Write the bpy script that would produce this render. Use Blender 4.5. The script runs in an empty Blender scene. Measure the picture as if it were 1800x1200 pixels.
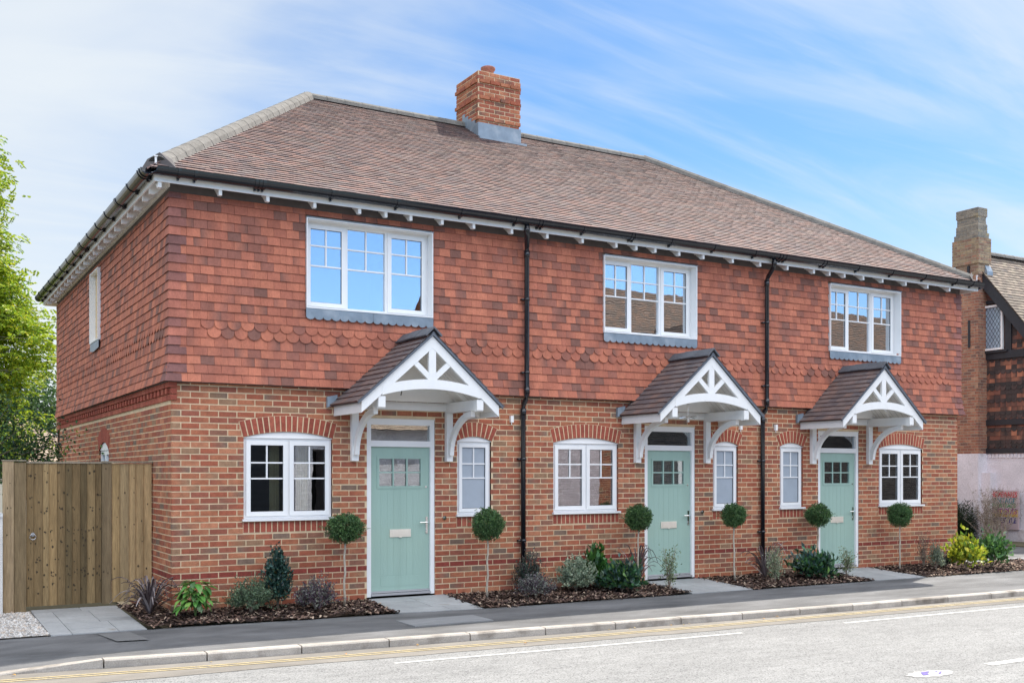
import bpy, math, random
import numpy as np
from mathutils import Vector, Matrix
random.seed(7); rng = np.random.default_rng(7)
S = bpy.context.scene
COL = S.collection
R = math.radians

# ------------------------------------------------------------------ camera
cam = bpy.data.cameras.new('camera'); camo = bpy.data.objects.new('camera', cam); COL.objects.link(camo)
cam.sensor_width = 36; cam.lens = 1868/1800*36; cam.shift_y = 232/1800; cam.shift_x = 0
cam.clip_end = 1500; cam.clip_start = .1
camo.location = (-3.0735, -13.8377, 1.73)
camo.rotation_euler = (R(90), 0, R(-30.274))
S.camera = camo

# ------------------------------------------------------------------ light
SUN_EL = 52.2; SUN_AZ = 64.5      # from +Y towards +X
sd = Vector((math.sin(R(SUN_AZ))*math.cos(R(SUN_EL)), math.cos(R(SUN_AZ))*math.cos(R(SUN_EL)), math.sin(R(SUN_EL))))
sl = bpy.data.lights.new('sun', 'SUN'); sl.energy = 3.8; sl.angle = R(.5); sl.color = (1, .925, .82)
so = bpy.data.objects.new('sun', sl); COL.objects.link(so)
so.rotation_euler = sd.to_track_quat('Z', 'Y').to_euler()
W = bpy.data.worlds.new('World'); S.world = W; W.use_nodes = True
nt = W.node_tree; nt.nodes.clear()
def N(t, **k):
    n = nt.nodes.new(t)
    for a, b in k.items(): setattr(n, a, b)
    return n
out = N('ShaderNodeOutputWorld'); bg = N('ShaderNodeBackground'); sky = N('ShaderNodeTexSky')
sky.sky_type = 'NISHITA'; sky.sun_disc = False; sky.sun_elevation = R(SUN_EL); sky.sun_rotation = R(SUN_AZ)
sky.air_density = 1.0; sky.dust_density = .6; sky.ozone_density = 1.6
bg.inputs[1].default_value = .15
tc = N('ShaderNodeTexCoord'); sep = N('ShaderNodeSeparateXYZ'); nt.links.new(tc.outputs['Generated'], sep.inputs[0])
def M(op, a, b=None, c=None):
    n = N('ShaderNodeMath', operation=op)
    for i, q in enumerate((a, b, c)):
        if q is None: continue
        if isinstance(q, (int, float)): n.inputs[i].default_value = q
        else: nt.links.new(q, n.inputs[i])
    return n.outputs[0]
den = M('ADD', sep.outputs[2], .22)
px, py = M('DIVIDE', sep.outputs[0], den), M('DIVIDE', sep.outputs[1], den)
cmb = N('ShaderNodeCombineXYZ'); nt.links.new(px, cmb.inputs[0]); nt.links.new(py, cmb.inputs[1])
def noise(rot, sc, loc, scale, detail, rough, dist, lo, hi, top):
    mp = N('ShaderNodeMapping'); nt.links.new(cmb.outputs[0], mp.inputs[0])
    mp.inputs['Rotation'].default_value = (0, 0, R(rot)); mp.inputs['Scale'].default_value = sc; mp.inputs['Location'].default_value = loc
    n = N('ShaderNodeTexNoise'); nt.links.new(mp.outputs[0], n.inputs['Vector'])
    for k, v in (('Scale', scale), ('Detail', detail), ('Roughness', rough), ('Distortion', dist)): n.inputs[k].default_value = v
    return ramp(n.outputs[0], lo, hi, top)
def ramp(src, lo, hi, top, bot=0):
    r = N('ShaderNodeMapRange'); r.interpolation_type = 'SMOOTHSTEP'
    for i, v in ((1, lo), (2, hi), (3, bot), (4, top)): r.inputs[i].default_value = v
    nt.links.new(src, r.inputs[0]); return r.outputs[0]
broad = noise(20, (.8, 1.1, 1), (3.1, 1.7, 0), 1.3, 6, .5, .6, .44, .70, .62)          # soft banks
fib = noise(52, (.55, 2.6, 1), (.4, 5.2, 0), 1.3, 8, .56, 1.3, .42, .84, .6)          # combed-out wisps
fib2 = noise(15, (.7, 3.4, 1), (7.4, 2.2, 0), 1.8, 8, .55, 1.0, .45, .80, .4)
west = ramp(sep.outputs[0], .50, .02, .72)                                           # more cloud to the west and at the horizon
hor = ramp(sep.outputs[2], .30, .02, .92)
high = ramp(sep.outputs[2], .30, .40, 1, 1)
keep = 1
for q in (broad, fib, fib2, west, hor):
    k_ = M('SUBTRACT', 1, q); keep = k_ if keep == 1 else M('MULTIPLY', keep, k_)
front = M('SUBTRACT', 1, keep)
# behind the camera: blue low down, over-bright cloud added high up as facade fill
backf = ramp(sep.outputs[1], .1, -.3, 1)
bcl = M('MULTIPLY', ramp(sep.outputs[2], .26, .50, .95), 1)
cl = M('ADD', M('MULTIPLY', front, M('SUBTRACT', 1, backf)), M('MULTIPLY', bcl, backf))
mix = N('ShaderNodeMix', data_type='RGBA'); nt.links.new(cl, mix.inputs[0])
tb_ = N('ShaderNodeMix', data_type='RGBA'); nt.links.new(backf, tb_.inputs[0]); tb_.inputs[6].default_value = (.275, .405, .515, 1); tb_.inputs[7].default_value = (.62, .80, 1.02, 1)
tint = N('ShaderNodeMix', data_type='RGBA', blend_type='MULTIPLY'); tint.inputs[0].default_value = 1
nt.links.new(sky.outputs[0], tint.inputs[6]); nt.links.new(tb_.outputs[2], tint.inputs[7]); nt.links.new(tint.outputs[2], mix.inputs[6])
cc = N('ShaderNodeMix', data_type='RGBA'); nt.links.new(backf, cc.inputs[0])
cc.inputs[6].default_value = (2.95, 3.12, 3.22, 1); cc.inputs[7].default_value = (9.0, 9.2, 9.6, 1)  # second colour: cloud brightness raised behind the camera to fill the shaded front
nt.links.new(cc.outputs[2], mix.inputs[7])
nt.links.new(mix.outputs[2], bg.inputs[0]); nt.links.new(bg.outputs[0], out.inputs[0])
S.view_settings.view_transform = 'Standard'; S.view_settings.look = 'None'; S.view_settings.gamma = 1
S.view_settings.exposure = 1.0
S.cycles.max_bounces = 8; S.cycles.transparent_max_bounces = 8; S.cycles.use_denoising = True

# ------------------------------------------------------------------ mesh helpers
class MB:
    def __init__(s): s.v = []; s.f = []; s.c = []; s.m = []
    def add(s, vs, fs, col=(1, 1, 1), mi=0):
        o = len(s.v); s.v += [tuple(p) for p in vs]
        for f in fs:
            s.f.append(tuple(o+i for i in f)); s.m.append(mi)
            s.c.append([col[i] for i in f] if isinstance(col, list) else [col]*len(f))
    def box(s, x0, x1, y0, y1, z0, z1, col=(1, 1, 1), mi=0):
        s.add([(x0,y0,z0),(x1,y0,z0),(x1,y1,z0),(x0,y1,z0),(x0,y0,z1),(x1,y0,z1),(x1,y1,z1),(x0,y1,z1)],
              [(0,3,2,1),(4,5,6,7),(0,1,5,4),(1,2,6,5),(2,3,7,6),(3,0,4,7)], col, mi)
    def hexa(s, p, col=(1, 1, 1), mi=0):
        s.add(p, [(0,3,2,1),(4,5,6,7),(0,1,5,4),(1,2,6,5),(2,3,7,6),(3,0,4,7)], col, mi)
    def prism(s, pts, y0, y1, col=(1, 1, 1), mi=0):          # pts in XZ, extruded along Y
        n = len(pts)
        s.add([(x, y0, z) for x, z in pts]+[(x, y1, z) for x, z in pts],
              [tuple(range(n)), tuple(range(2*n-1, n-1, -1))]+[(i, n+i, n+(i+1) % n, (i+1) % n) for i in range(n)], col, mi)
    def prism_x(s, pts, x0, x1, col=(1, 1, 1), mi=0):        # pts in YZ, extruded along X
        n = len(pts)
        s.add([(x0, y, z) for y, z in pts]+[(x1, y, z) for y, z in pts],
              [tuple(range(n)), tuple(range(2*n-1, n-1, -1))]+[(i, n+i, n+(i+1) % n, (i+1) % n) for i in range(n)], col, mi)
    def tube(s, P, r, n=8, col=(1, 1, 1), mi=0, caps=True):
        P = [Vector(p) for p in P]; rr = r if isinstance(r, (list, tuple)) else [r]*len(P)
        vs = []; up = Vector((.01, .02, 1))
        for i, p in enumerate(P):
            t = (P[min(i+1, len(P)-1)]-P[max(i-1, 0)]).normalized()
            a = t.cross(up if abs(t.z) < .95 else Vector((1, 0, 0))).normalized(); b = t.cross(a)
            vs += [p+(a*math.cos(2*math.pi*k/n)+b*math.sin(2*math.pi*k/n))*rr[i] for k in range(n)]
        fs = [(i*n+k, i*n+(k+1) % n, (i+1)*n+(k+1) % n, (i+1)*n+k) for i in range(len(P)-1) for k in range(n)]
        if caps: fs += [tuple(range(n-1, -1, -1)), tuple((len(P)-1)*n+k for k in range(n))]
        s.add(vs, fs, col, mi)
    def lathe(s, cx, cy, prof, n=20, col=(1, 1, 1), mi=0):    # prof: (r, z)
        vs = [(cx+r*math.cos(2*math.pi*k/n), cy+r*math.sin(2*math.pi*k/n), z) for r, z in prof for k in range(n)]
        s.add(vs, [(i*n+k, i*n+(k+1) % n, (i+1)*n+(k+1) % n, (i+1)*n+k) for i in range(len(prof)-1) for k in range(n)], col, mi)
    def build(s, name, mats, parent=None, smooth=False, **k):
        me = bpy.data.meshes.new(name); me.from_pydata(s.v, [], s.f)
        mats = mats if isinstance(mats, (list, tuple)) else [mats]
        for m in mats: me.materials.append(m)
        if len(mats) > 1: me.polygons.foreach_set('material_index', s.m)
        ca = me.color_attributes.new('tint', 'FLOAT_COLOR', 'CORNER')
        flat = np.ones((sum(len(c) for c in s.c), 4), np.float32)
        flat[:, :3] = np.array([q for c in s.c for q in c], np.float32).reshape(-1, 3)
        ca.data.foreach_set('color', flat.ravel())
        if smooth: me.polygons.foreach_set('use_smooth', [True]*len(me.polygons))
        me.update()
        return link(name, me, parent, **k)
def link(name, me, parent=None, **k):
    o = bpy.data.objects.new(name, me); COL.objects.link(o)
    if parent: o.parent = parent
    for a, b in k.items(): o[a] = b
    return o
def empty(name, label, cat, loc=(0, 0, 0), rz=0, group=None):
    o = bpy.data.objects.new(name, None); COL.objects.link(o); o.location = loc; o.rotation_euler = (0, 0, rz)
    o.empty_display_size = .2
    o['label'] = label; o['category'] = cat
    if group: o['group'] = group
    return o
def leaves(name, C, D, L, Wd, cols, m, parent, fold=.25):
    C = np.asarray(C, float); D = np.asarray(D, float); n = len(C)
    D /= np.linalg.norm(D, axis=1)[:, None]+1e-9
    r = rng.normal(size=(n, 3)); Sd = np.cross(D, r); Sd /= np.linalg.norm(Sd, axis=1)[:, None]+1e-9
    Nn = np.cross(Sd, D)
    L = np.broadcast_to(L, n)[:, None]; Wd = np.broadcast_to(Wd, n)[:, None]
    V = np.stack([C, C+D*L*.5+Sd*Wd*.5+Nn*Wd*fold, C+D*L-Nn*L*.12, C+D*L*.5-Sd*Wd*.5+Nn*Wd*fold], 1).reshape(-1, 3)
    me = bpy.data.meshes.new(name)
    me.vertices.add(4*n); me.vertices.foreach_set('co', V.ravel().astype(np.float32))
    me.loops.add(4*n); me.loops.foreach_set('vertex_index', np.arange(4*n, dtype=np.int32))
    me.polygons.add(n); me.polygons.foreach_set('loop_start', np.arange(0, 4*n, 4, dtype=np.int32))
    me.polygons.foreach_set('loop_total', np.full(n, 4, np.int32))
    me.update(calc_edges=True)
    ca = me.color_attributes.new('tint', 'FLOAT_COLOR', 'CORNER')
    cc = np.ones((n, 4), np.float32); cc[:, :3] = cols
    ca.data.foreach_set('color', np.repeat(cc, 4, 0).ravel()); me.materials.append(m)
    return link(name, me, parent)

# ------------------------------------------------------------------ materials
def mat(name, col=(1, 1, 1), rough=.6, attr=False, var=.0, vs=6., vstretch=(1, 1, 1), bump=0., bs=60., spec=.5, metal=0., var2=0., vs2=40., transl=0., stain=None, coat=0.):
    m = bpy.data.materials.new(name); m.use_nodes = True; t = m.node_tree; t.nodes.clear()
    def n(k, **a):
        q = t.nodes.new(k)
        for x, y in a.items(): setattr(q, x, y)
        return q
    o = n('ShaderNodeOutputMaterial'); b = n('ShaderNodeBsdfPrincipled')
    b.inputs['Roughness'].default_value = rough; b.inputs['Specular IOR Level'].default_value = spec; b.inputs['Metallic'].default_value = metal
    b.inputs['Coat Weight'].default_value = coat
    tc = n('ShaderNodeTexCoord'); mp = n('ShaderNodeMapping'); mp.inputs['Scale'].default_value = vstretch
    t.links.new(tc.outputs['Object'], mp.inputs[0])
    if attr:
        a = n('ShaderNodeAttribute', attribute_name='tint')
        mm = n('ShaderNodeMix', data_type='RGBA', blend_type='MULTIPLY'); mm.inputs[0].default_value = 1
        t.links.new(a.outputs[0], mm.inputs[6]); mm.inputs[7].default_value = (*col, 1); cur = mm.outputs[2]
    else:
        rgb = n('ShaderNodeRGB'); rgb.outputs[0].default_value = (*col, 1); cur = rgb.outputs[0]
    for v, sc in ((var, vs), (var2, vs2)):
        if v:
            no = n('ShaderNodeTexNoise'); no.inputs['Scale'].default_value = sc; no.inputs['Detail'].default_value = 6; no.inputs['Roughness'].default_value = .6
            t.links.new(mp.outputs[0], no.inputs['Vector'])
            mr = n('ShaderNodeMapRange'); mr.inputs[1].default_value = .3; mr.inputs[2].default_value = .7
            mr.inputs[3].default_value = 1-v; mr.inputs[4].default_value = 1+v
            t.links.new(no.outputs[0], mr.inputs[0])
            mm = n('ShaderNodeMix', data_type='RGBA', blend_type='MULTIPLY'); mm.inputs[0].default_value = 1
            t.links.new(cur, mm.inputs[6]); t.links.new(mr.outputs[0], mm.inputs[7]); cur = mm.outputs[2]
    if stain:                                                     # (colour, scale, lo, hi)
        sc, ss, lo, hi = stain
        no = n('ShaderNodeTexNoise'); no.inputs['Scale'].default_value = ss; no.inputs['Detail'].default_value = 5
        t.links.new(mp.outputs[0], no.inputs['Vector'])
        mr = n('ShaderNodeMapRange'); mr.inputs[1].default_value = lo; mr.inputs[2].default_value = hi
        t.links.new(no.outputs[0], mr.inputs[0])
        mm = n('ShaderNodeMix', data_type='RGBA'); t.links.new(mr.outputs[0], mm.inputs[0])
        t.links.new(cur, mm.inputs[6]); mm.inputs[7].default_value = (*sc, 1); cur = mm.outputs[2]
    t.links.new(cur, b.inputs['Base Color'])
    if bump:
        nb = n('ShaderNodeTexNoise'); nb.inputs['Scale'].default_value = bs; nb.inputs['Detail'].default_value = 4
        t.links.new(mp.outputs[0], nb.inputs['Vector'])
        bu = n('ShaderNodeBump'); bu.inputs['Strength'].default_value = bump; bu.inputs['Distance'].default_value = .01
        t.links.new(nb.outputs[0], bu.inputs['Height']); t.links.new(bu.outputs[0], b.inputs['Normal'])
    sh = b.outputs[0]
    if transl:
        tr = n('ShaderNodeBsdfTranslucent'); t.links.new(cur, tr.inputs[0])
        mx = n('ShaderNodeMixShader'); mx.inputs[0].default_value = transl
        t.links.new(sh, mx.inputs[1]); t.links.new(tr.outputs[0], mx.inputs[2]); sh = mx.outputs[0]
    t.links.new(sh, o.inputs[0])
    return m
def glass(name, refl=.3, tint=(.9, .95, .95)):
    m = bpy.data.materials.new(name); m.use_nodes = True; t = m.node_tree; t.nodes.clear()
    o = t.nodes.new('ShaderNodeOutputMaterial'); g = t.nodes.new('ShaderNodeBsdfGlossy'); g.inputs['Roughness'].default_value = .004
    g.inputs[0].default_value = (.95, .97, 1, 1)
    tr = t.nodes.new('ShaderNodeBsdfTransparent'); tr.inputs[0].default_value = (*tint, 1)
    lw = t.nodes.new('ShaderNodeFresnel'); lw.inputs[0].default_value = 1.5
    ad = t.nodes.new('ShaderNodeMath'); ad.operation = 'ADD'; ad.use_clamp = True; ad.inputs[1].default_value = refl
    t.links.new(lw.outputs[0], ad.inputs[0])
    mx = t.nodes.new('ShaderNodeMixShader'); t.links.new(ad.outputs[0], mx.inputs[0]); t.links.new(tr.outputs[0], mx.inputs[1]); t.links.new(g.outputs[0], mx.inputs[2])
    # faint pane distortion
    nb = t.nodes.new('ShaderNodeTexNoise'); nb.inputs['Scale'].default_value = 2.2
    tc = t.nodes.new('ShaderNodeTexCoord'); t.links.new(tc.outputs['Object'], nb.inputs['Vector'])
    bu = t.nodes.new('ShaderNodeBump'); bu.inputs['Strength'].default_value = .05; bu.inputs['Distance'].default_value = .012
    t.links.new(nb.outputs[0], bu.inputs['Height']); t.links.new(bu.outputs[0], g.inputs['Normal'])
    t.links.new(mx.outputs[0], o.inputs[0]); return m

m_brick = mat('brick', attr=True, rough=.85, var=.22, vs=14, var2=.2, vs2=70, bump=.5, bs=90, spec=.25)
m_mortar = mat('mortar', (.68, .53, .35), .95, var=.12, vs=9, bump=.4, bs=120, spec=.1)
m_tile = mat('hung_tile', attr=True, rough=.75, var=.14, vs=9, var2=.14, vs2=55, vstretch=(1, 1, .5), bump=.35, bs=70, spec=.3, stain=((.20, .095, .075), 1.6, .56, 1.0))
m_roof = mat('roof_tile', attr=True, rough=.8, var=.12, vs=1.2, var2=.12, vs2=26, bump=.4, bs=60, spec=.32)
m_ridge = mat('ridge_tile', (.17, .16, .145), .9, spec=.2, attr=True, var=.2, vs=7, var2=.2, vs2=40, bump=.4, bs=60)
m_white = mat('white_paint', (.80, .80, .79), .35, var=.03, vs=8, spec=.5)
m_upvc = mat('white_upvc', (.82, .82, .82), .25, var=.02, vs=5, spec=.5)
m_black = mat('black_plastic', (.009, .011, .016), .16, spec=.6, var=.2, vs=12)
m_board = mat('dark_membrane', (.085, .075, .075), .7, var=.2, vs=6)
m_lead = mat('lead', (.22, .27, .32), .45, var=.18, vs=5, metal=.25, spec=.5, bump=.2, bs=25, stain=((.36, .40, .44), 4, .5, .75))
m_door = mat('sage_green_paint', (.33, .475, .41), .42, var=.03, vs=4, bump=.25, bs=40, vstretch=(3, 3, .25), spec=.45, stain=((.27, .39, .33), .9, .6, 1.0))
m_chrome = mat('polished_metal', (.75, .74, .72), .16, metal=1, var=.05)
m_brass = mat('letter_metal', (.88, .82, .72), .4, metal=.6, var=.05, vs=9)
m_glass = glass('window_glass', .24); m_glassu = glass('coated_window_glass', .5)
m_frost = mat('obscured_glass', (.36, .41, .47), .22, var=.06, vs=4, spec=.7, bump=.08, bs=60)
m_dark = mat('room_paint', (.11, .10, .09), .9, var=.2, vs=2)
m_canopy = mat('canopy_tile', attr=True, rough=.6, var=.15, vs=6, var2=.15, vs2=50, bump=.3, bs=70, spec=.4)
m_soffit = mat('soffit_paint', (.82, .80, .76), .6, var=.05, vs=3)
m_wood = mat('treated_timber', attr=True, rough=.8, var=.22, vs=3, var2=.22, vs2=14, vstretch=(6, 6, .55), bump=.4, bs=12, spec=.2)
m_leaf = mat('foliage', attr=True, rough=.5, transl=.35, spec=.45)
m_leaf2 = mat('thin_foliage', attr=True, rough=.5, transl=.5, spec=.4)
m_gloss = mat('glossy_foliage', attr=True, rough=.3, transl=.2, spec=.6)
m_bark = mat('bark', (.22, .18, .14), .9, var=.35, vs=30, bump=.6, bs=60)
m_palebark = mat('pale_bark', (.42, .37, .30), .9, var=.3, vs=40, vstretch=(1, 1, .3), bump=.5, bs=80)

# ------------------------------------------------------------------ brick and tile fields
def jit(c, a=.08):
    k = 1+random.uniform(-a, a); return tuple(max(0, q*k) for q in c)
BRICKS = [((.34, .105, .060), 4), ((.39, .145, .078), 4.5), ((.30, .100, .064), 3), ((.43, .18, .10), 2.2), ((.26, .12, .08), 2), ((.20, .135, .10), 1.2), ((.30, .175, .105), 1)]
ARCHB = [((.33, .085, .055), 3), ((.29, .075, .05), 2), ((.37, .11, .07), 1)]
OLDB = [((.34, .15, .095), 4), ((.29, .13, .09), 3), ((.38, .19, .12), 3), ((.20, .11, .085), 1.3), ((.40, .23, .15), 1)]
HUNG = [((.47, .163, .098), 5), ((.42, .142, .088), 5), ((.37, .125, .08), 3.5), ((.285, .11, .078), 3), ((.21, .095, .072), 2)]
ROOF = [((.225, .145, .130), 4), ((.19, .132, .125), 3), ((.265, .155, .130), 3), ((.16, .118, .118), 2.5), ((.25, .175, .15), 2), ((.20, .155, .145), 2)]
CANOPY = [((.135, .11, .108), 4), ((.16, .125, .118), 3), ((.11, .095, .10), 2), ((.175, .12, .105), 1.5)]
def pick(pal): return jit(random.choices([p[0] for p in pal], [p[1] for p in pal])[0])
def two(pal):
    a = pick(pal)
    if random.random() < .45: b = pick(pal); return a, b
    return a, jit(a, .05)
def intervals(lo, hi, holes):
    seg = [(lo, hi)]
    for a, b in holes:
        ns = []
        for s, e in seg:
            if b <= s or a >= e: ns.append((s, e)); continue
            if a > s: ns.append((s, a))
            if b < e: ns.append((b, e))
        seg = ns
    return seg
def hexuv(mb, O, U, V, Nn, u0, u1, v0, v1, d0, d1, cols, mi=0, sk=0):
    P = lambda u, v, d: O+U*u+V*v+Nn*d
    vs = [P(u0, v0, d1), P(u1, v0, d1), P(u1, v1, d1), P(u0, v1, d1), P(u0, v0, d0), P(u1, v0, d0), P(u1, v1, d0), P(u0, v1, d0)]
    a, b = cols
    mb.add(vs, [(0, 1, 2, 3), (4, 0, 3, 7), (1, 5, 6, 2), (4, 5, 1, 0), (3, 2, 6, 7)], [a, b, b, a, a, b, b, a], mi)
def brick_field(mb, O, U, V, Nn, L, z0, z1, holes=(), arches=(), pal=BRICKS, bl=.24, bh=.0803, j=.0155, depth=.06, off=lambda z: 0, band=None, u0=0, tooth=0):
    r = 0; z = z0
    while z < z1-.03:
        zt = min(z+bh-j, z1); zm = (z+zt)/2
        hs = [(a, b) for a, b, c, d in holes if c < zm < d]
        for (xc, w, zs, rise, ring) in arches:
            Ri = (w*w/4+rise*rise)/(2*rise); zc = zs+rise-Ri; an = math.asin(w/2/Ri); Ro = Ri+ring
            if zm > zs-.01 and zt-.012 < zc+Ro:
                h = min(math.sqrt(max(0, Ro*Ro-(zt-.012-zc)**2)), (zm-zc)*math.tan(an)+.006)
                hs.append((xc-h, xc+h))
        for s, e in intervals(u0, L, hs):
            st = (-.5 if r % 2 else 0)*bl
            k = math.floor((s-st)/bl)
            while st+k*bl < e:
                a, b = max(s, st+k*bl), min(e, st+(k+1)*bl-j)
                if b-a > .02:
                    c = two(band if band and (abs(zm-.42) < .038) else pal)
                    o = off(zm)+random.uniform(-.0015, .0015); dz = random.uniform(-.0012, .0012)
                    hexuv(mb, O, U, V, Nn, a, b, z+dz, zt+dz, o-depth, o, c)
                k += 1
        z += bh; r += 1
def sheet(mb, O, U, V, Nn, L, z0, z1, holes, d, mi, u0=0):
    us = sorted({u0, L, *[h[0] for h in holes], *[h[1] for h in holes]}); zs = sorted({z0, z1, *[h[2] for h in holes], *[h[3] for h in holes]})
    us = [u for u in us if u0 <= u <= L]; zs = [z for z in zs if z0 <= z <= z1]
    for i in range(len(us)-1):
        for k in range(len(zs)-1):
            um, zm = (us[i]+us[i+1])/2, (zs[k]+zs[k+1])/2
            if any(h[0] < um < h[1] and h[2] < zm < h[3] for h in holes): continue
            mb.add([O+U*a+V*b+Nn*d for a, b in ((us[i], zs[k]), (us[i+1], zs[k]), (us[i+1], zs[k+1]), (us[i], zs[k+1]))], [(0, 1, 2, 3)], (1, 1, 1), mi)
def tile_field(mb, O, U, V, Nn, rows, gauge=.116, tw=.175, th=.014, pal=HUNG, holes=(), scallop=(), srange=(-9, 99), base=lambda v: 0, lap=.075, vmax=99, lipcol=None):
    for r, (v, s0, e0) in enumerate(rows):
        hs = [(a, b) for a, b, c, d in holes if c < v+gauge*.6 < d]
        ov = [(c-v) for a, b, c, d in holes if False]
        st = (-.5 if r % 2 else 0)*tw
        for s, e in intervals(s0, e0, hs):
            k = math.floor((s-st)/tw)
            while st+k*tw < e-.01:
                a, b = max(s, st+k*tw), min(e, st+(k+1)*tw-.003)
                k += 1
                if b-a < .015: continue
                ca, cb = two(pal); top = min(v+gauge+lap, vmax)
                for h in holes:                                       # a tile never runs up over an opening
                    if h[0]-.01 < (a+b)/2 < h[1]+.01 and h[2] > v: top = min(top, max(h[2], v+.03))
                q = random.uniform(-.0025, .0025); t = th+random.uniform(-.002, .003); bt, bb = base(top), base(v)
                P = lambda u, w, d: O+U*u+V*w+Nn*d
                if r in scallop and srange[0] < a and b < srange[1]:
                    um = (a+b)/2; rr = tw/2-.0015; pts = [(b, top), (a, top)]
                    if b-a > rr*1.6:
                        pts += [(um-rr*math.cos(x), v+.075-.075*math.sin(x)) for x in [i*math.pi/10 for i in range(11)]]
                    else: pts += [(a, v+.03), (b, v+.03)]
                    dd = lambda w: (bb+t+.004) + (bt+.003-bb-t)*max(0, (w-v))/(top-v)
                    n = len(pts)
                    cc = [ca if p[0] < um else cb for p in pts]
                    mb.add([P(u, w, dd(w)) for u, w in pts]+[P(u, w, dd(w)-.012) for u, w in pts],
                           [tuple(range(n))]+[(i, n+i, n+(i+1) % n, (i+1) % n) for i in range(n)], cc+[tuple(x*.75 for x in c) for c in cc])
                else:
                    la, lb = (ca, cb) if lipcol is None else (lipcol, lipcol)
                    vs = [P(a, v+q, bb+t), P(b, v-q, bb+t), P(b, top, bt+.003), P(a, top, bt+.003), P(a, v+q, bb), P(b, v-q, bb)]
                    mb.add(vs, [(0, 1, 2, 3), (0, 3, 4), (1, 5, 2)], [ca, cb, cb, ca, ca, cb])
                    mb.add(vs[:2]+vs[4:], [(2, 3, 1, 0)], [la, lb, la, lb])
X3, Y3, Z3 = Vector((1, 0, 0)), Vector((0, 1, 0)), Vector((0, 0, 1))
O3 = Vector((0, 0, 0))

# ================================================================== THE TERRACE
LX = 15.3; DY = 10.42
house = empty('terraced_cottages', 'red brick and hung-tile terrace of three cottages with pale green doors', 'house')
GW = [(1.535, 1.23), (4.36, .57), (6.36, 1.235), (9.23, .56), (10.77, .56), (13.64, 1.23)]      # centre, width
ZS, RISE, RING = 2.205, .085, .215
DOORS = [3.185, 8.03, 11.955]
CAN = [3.19, 8.06, 12.0]
DW = 1.055; DH = 2.509
holes = []; arches = []
for xc, w in GW:
    rise = RISE if w > 1 else .07
    arches.append((xc, w+.02, ZS, rise, RING))
    holes.append((xc-w/2, xc+w/2, 1.10, ZS+rise))
    holes.append((xc-w/2-.01, xc+w/2+.01, .945, 1.10))
for d in DOORS: holes.append((d-DW/2, d+DW/2, -.3, DH))
NY = Vector((0, -1, 0)); NX = Vector((-1, 0, 0))
mb = MB()
DPC = [((.25, .055, .04), 2), ((.21, .05, .04), 1)]
brick_field(mb, O3, X3, Z3, NY, LX, -.18, 2.95, holes, arches, band=DPC)
sheet(mb, O3, X3, Z3, NY, LX, -.3, 5.4, [h for h in holes]+[(c-.95, c+.95, 3.96, 5.185) for c in (2.70, 7.59, 12.60)], -.0045, 1)
fw = mb.build('front_wall', [m_brick, m_mortar], house)
for (xc, w, zs, rise, ring) in arches:                             # arches of red bricks on end
    mb = MB(); Ri = (w*w/4+rise*rise)/(2*rise); zc = zs+rise-Ri; an = math.asin(w/2/Ri); Ro = Ri+ring
    n = max(5, round(2*an*(Ri+ring*.4)/.077)); st = 2*an/n
    for i in range(n):
        a0, a1 = -an+i*st+.0085/(Ri+.1), -an+(i+1)*st-.0085/(Ri+.1)
        p = lambda r, a, y: (xc+r*math.sin(a), y, zc+r*math.cos(a))
        y = -.006+random.uniform(-.001, .001)
        mb.hexa([p(Ri+.004, a0, y), p(Ri+.004, a1, y), p(Ri+.004, a1, .09), p(Ri+.004, a0, .09), p(Ro-.004, a0, y), p(Ro-.004, a1, y), p(Ro-.004, a1, .09), p(Ro-.004, a0, .09)], pick(ARCHB))
    k = 14; vs = [p(r, -an+2*an*i/k, -.0026) for r in (Ri, Ro) for i in range(k+1)]
    mb.add(vs, [(i, i+1, k+2+i, k+1+i) for i in range(k)], (1, 1, 1), 1)
    mb.build('brick_arch', [m_brick, m_mortar], fw)
for xc, w in GW:                                                   # bricks on end under each sill
    mb = MB(); n = round((w+.02)/.08); s = (w+.02)/n
    for i in range(n):
        x = xc-w/2-.01+i*s
        y = -.002+random.uniform(-.001, .001)
        mb.box(x+.008, x+s-.008, y, .05, .955, 1.092, pick(ARCHB))
    mb.add([(xc-w/2-.01, .002, .945), (xc+w/2+.01, .002, .945), (xc+w/2+.01, .002, 1.1), (xc-w/2-.01, .002, 1.1)], [(0, 1, 2, 3)], (1, 1, 1), 1)
    mb.build('soldier_course', [m_brick, m_mortar], fw)
# side wall (X = 0, towards -X); u runs along +Y
SW = (5.02, .95, 2.12, .14, .24)
sh = [(SW[0]-.475, SW[0]+.475, 1.1, 2.26)]
mb = MB(); O_ = Vector((0, 0, 0))
brick_field(mb, O_, Y3, Z3, NX, DY, -.18, 2.66, sh, [SW], band=DPC, off=lambda z: 0, u0=.06)
# corbelled dentil courses under the tiles
z = 2.665
hexuvc = lambda u0, u1, z0, z1, o: hexuv(mb, O_, Y3, Z3, NX, u0, u1, z0, z1, -.06, o, two(ARCHB))
u = -.02
while u < DY:
    hexuvc(u, min(u+.225, DY), 2.668, 2.736, .022); u += .24
u = -.02; i = 0
while u < DY:
    hexuvc(u, u+.10, 2.748, 2.816, .045 if i % 2 else .012); u += .112; i += 1
u = -.02
while u < DY:
    hexuvc(u, min(u+.225, DY), 2.828, 2.90, .045); u += .24
sheet(mb, O_, Y3, Z3, NX, DY, -.3, 5.4, sh, -.0045, 1)
brick_field(mb, O_, Y3, Z3, NX, 10.8, 2.6, 5.42, u0=DY-.02, off=lambda z: .02)
sheet(mb, O_, Y3, Z3, NX, 10.8, 2.6, 5.42, [], .012, 1, u0=DY-.02)
swl = mb.build('side_wall', [m_brick, m_mortar], house)
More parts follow.
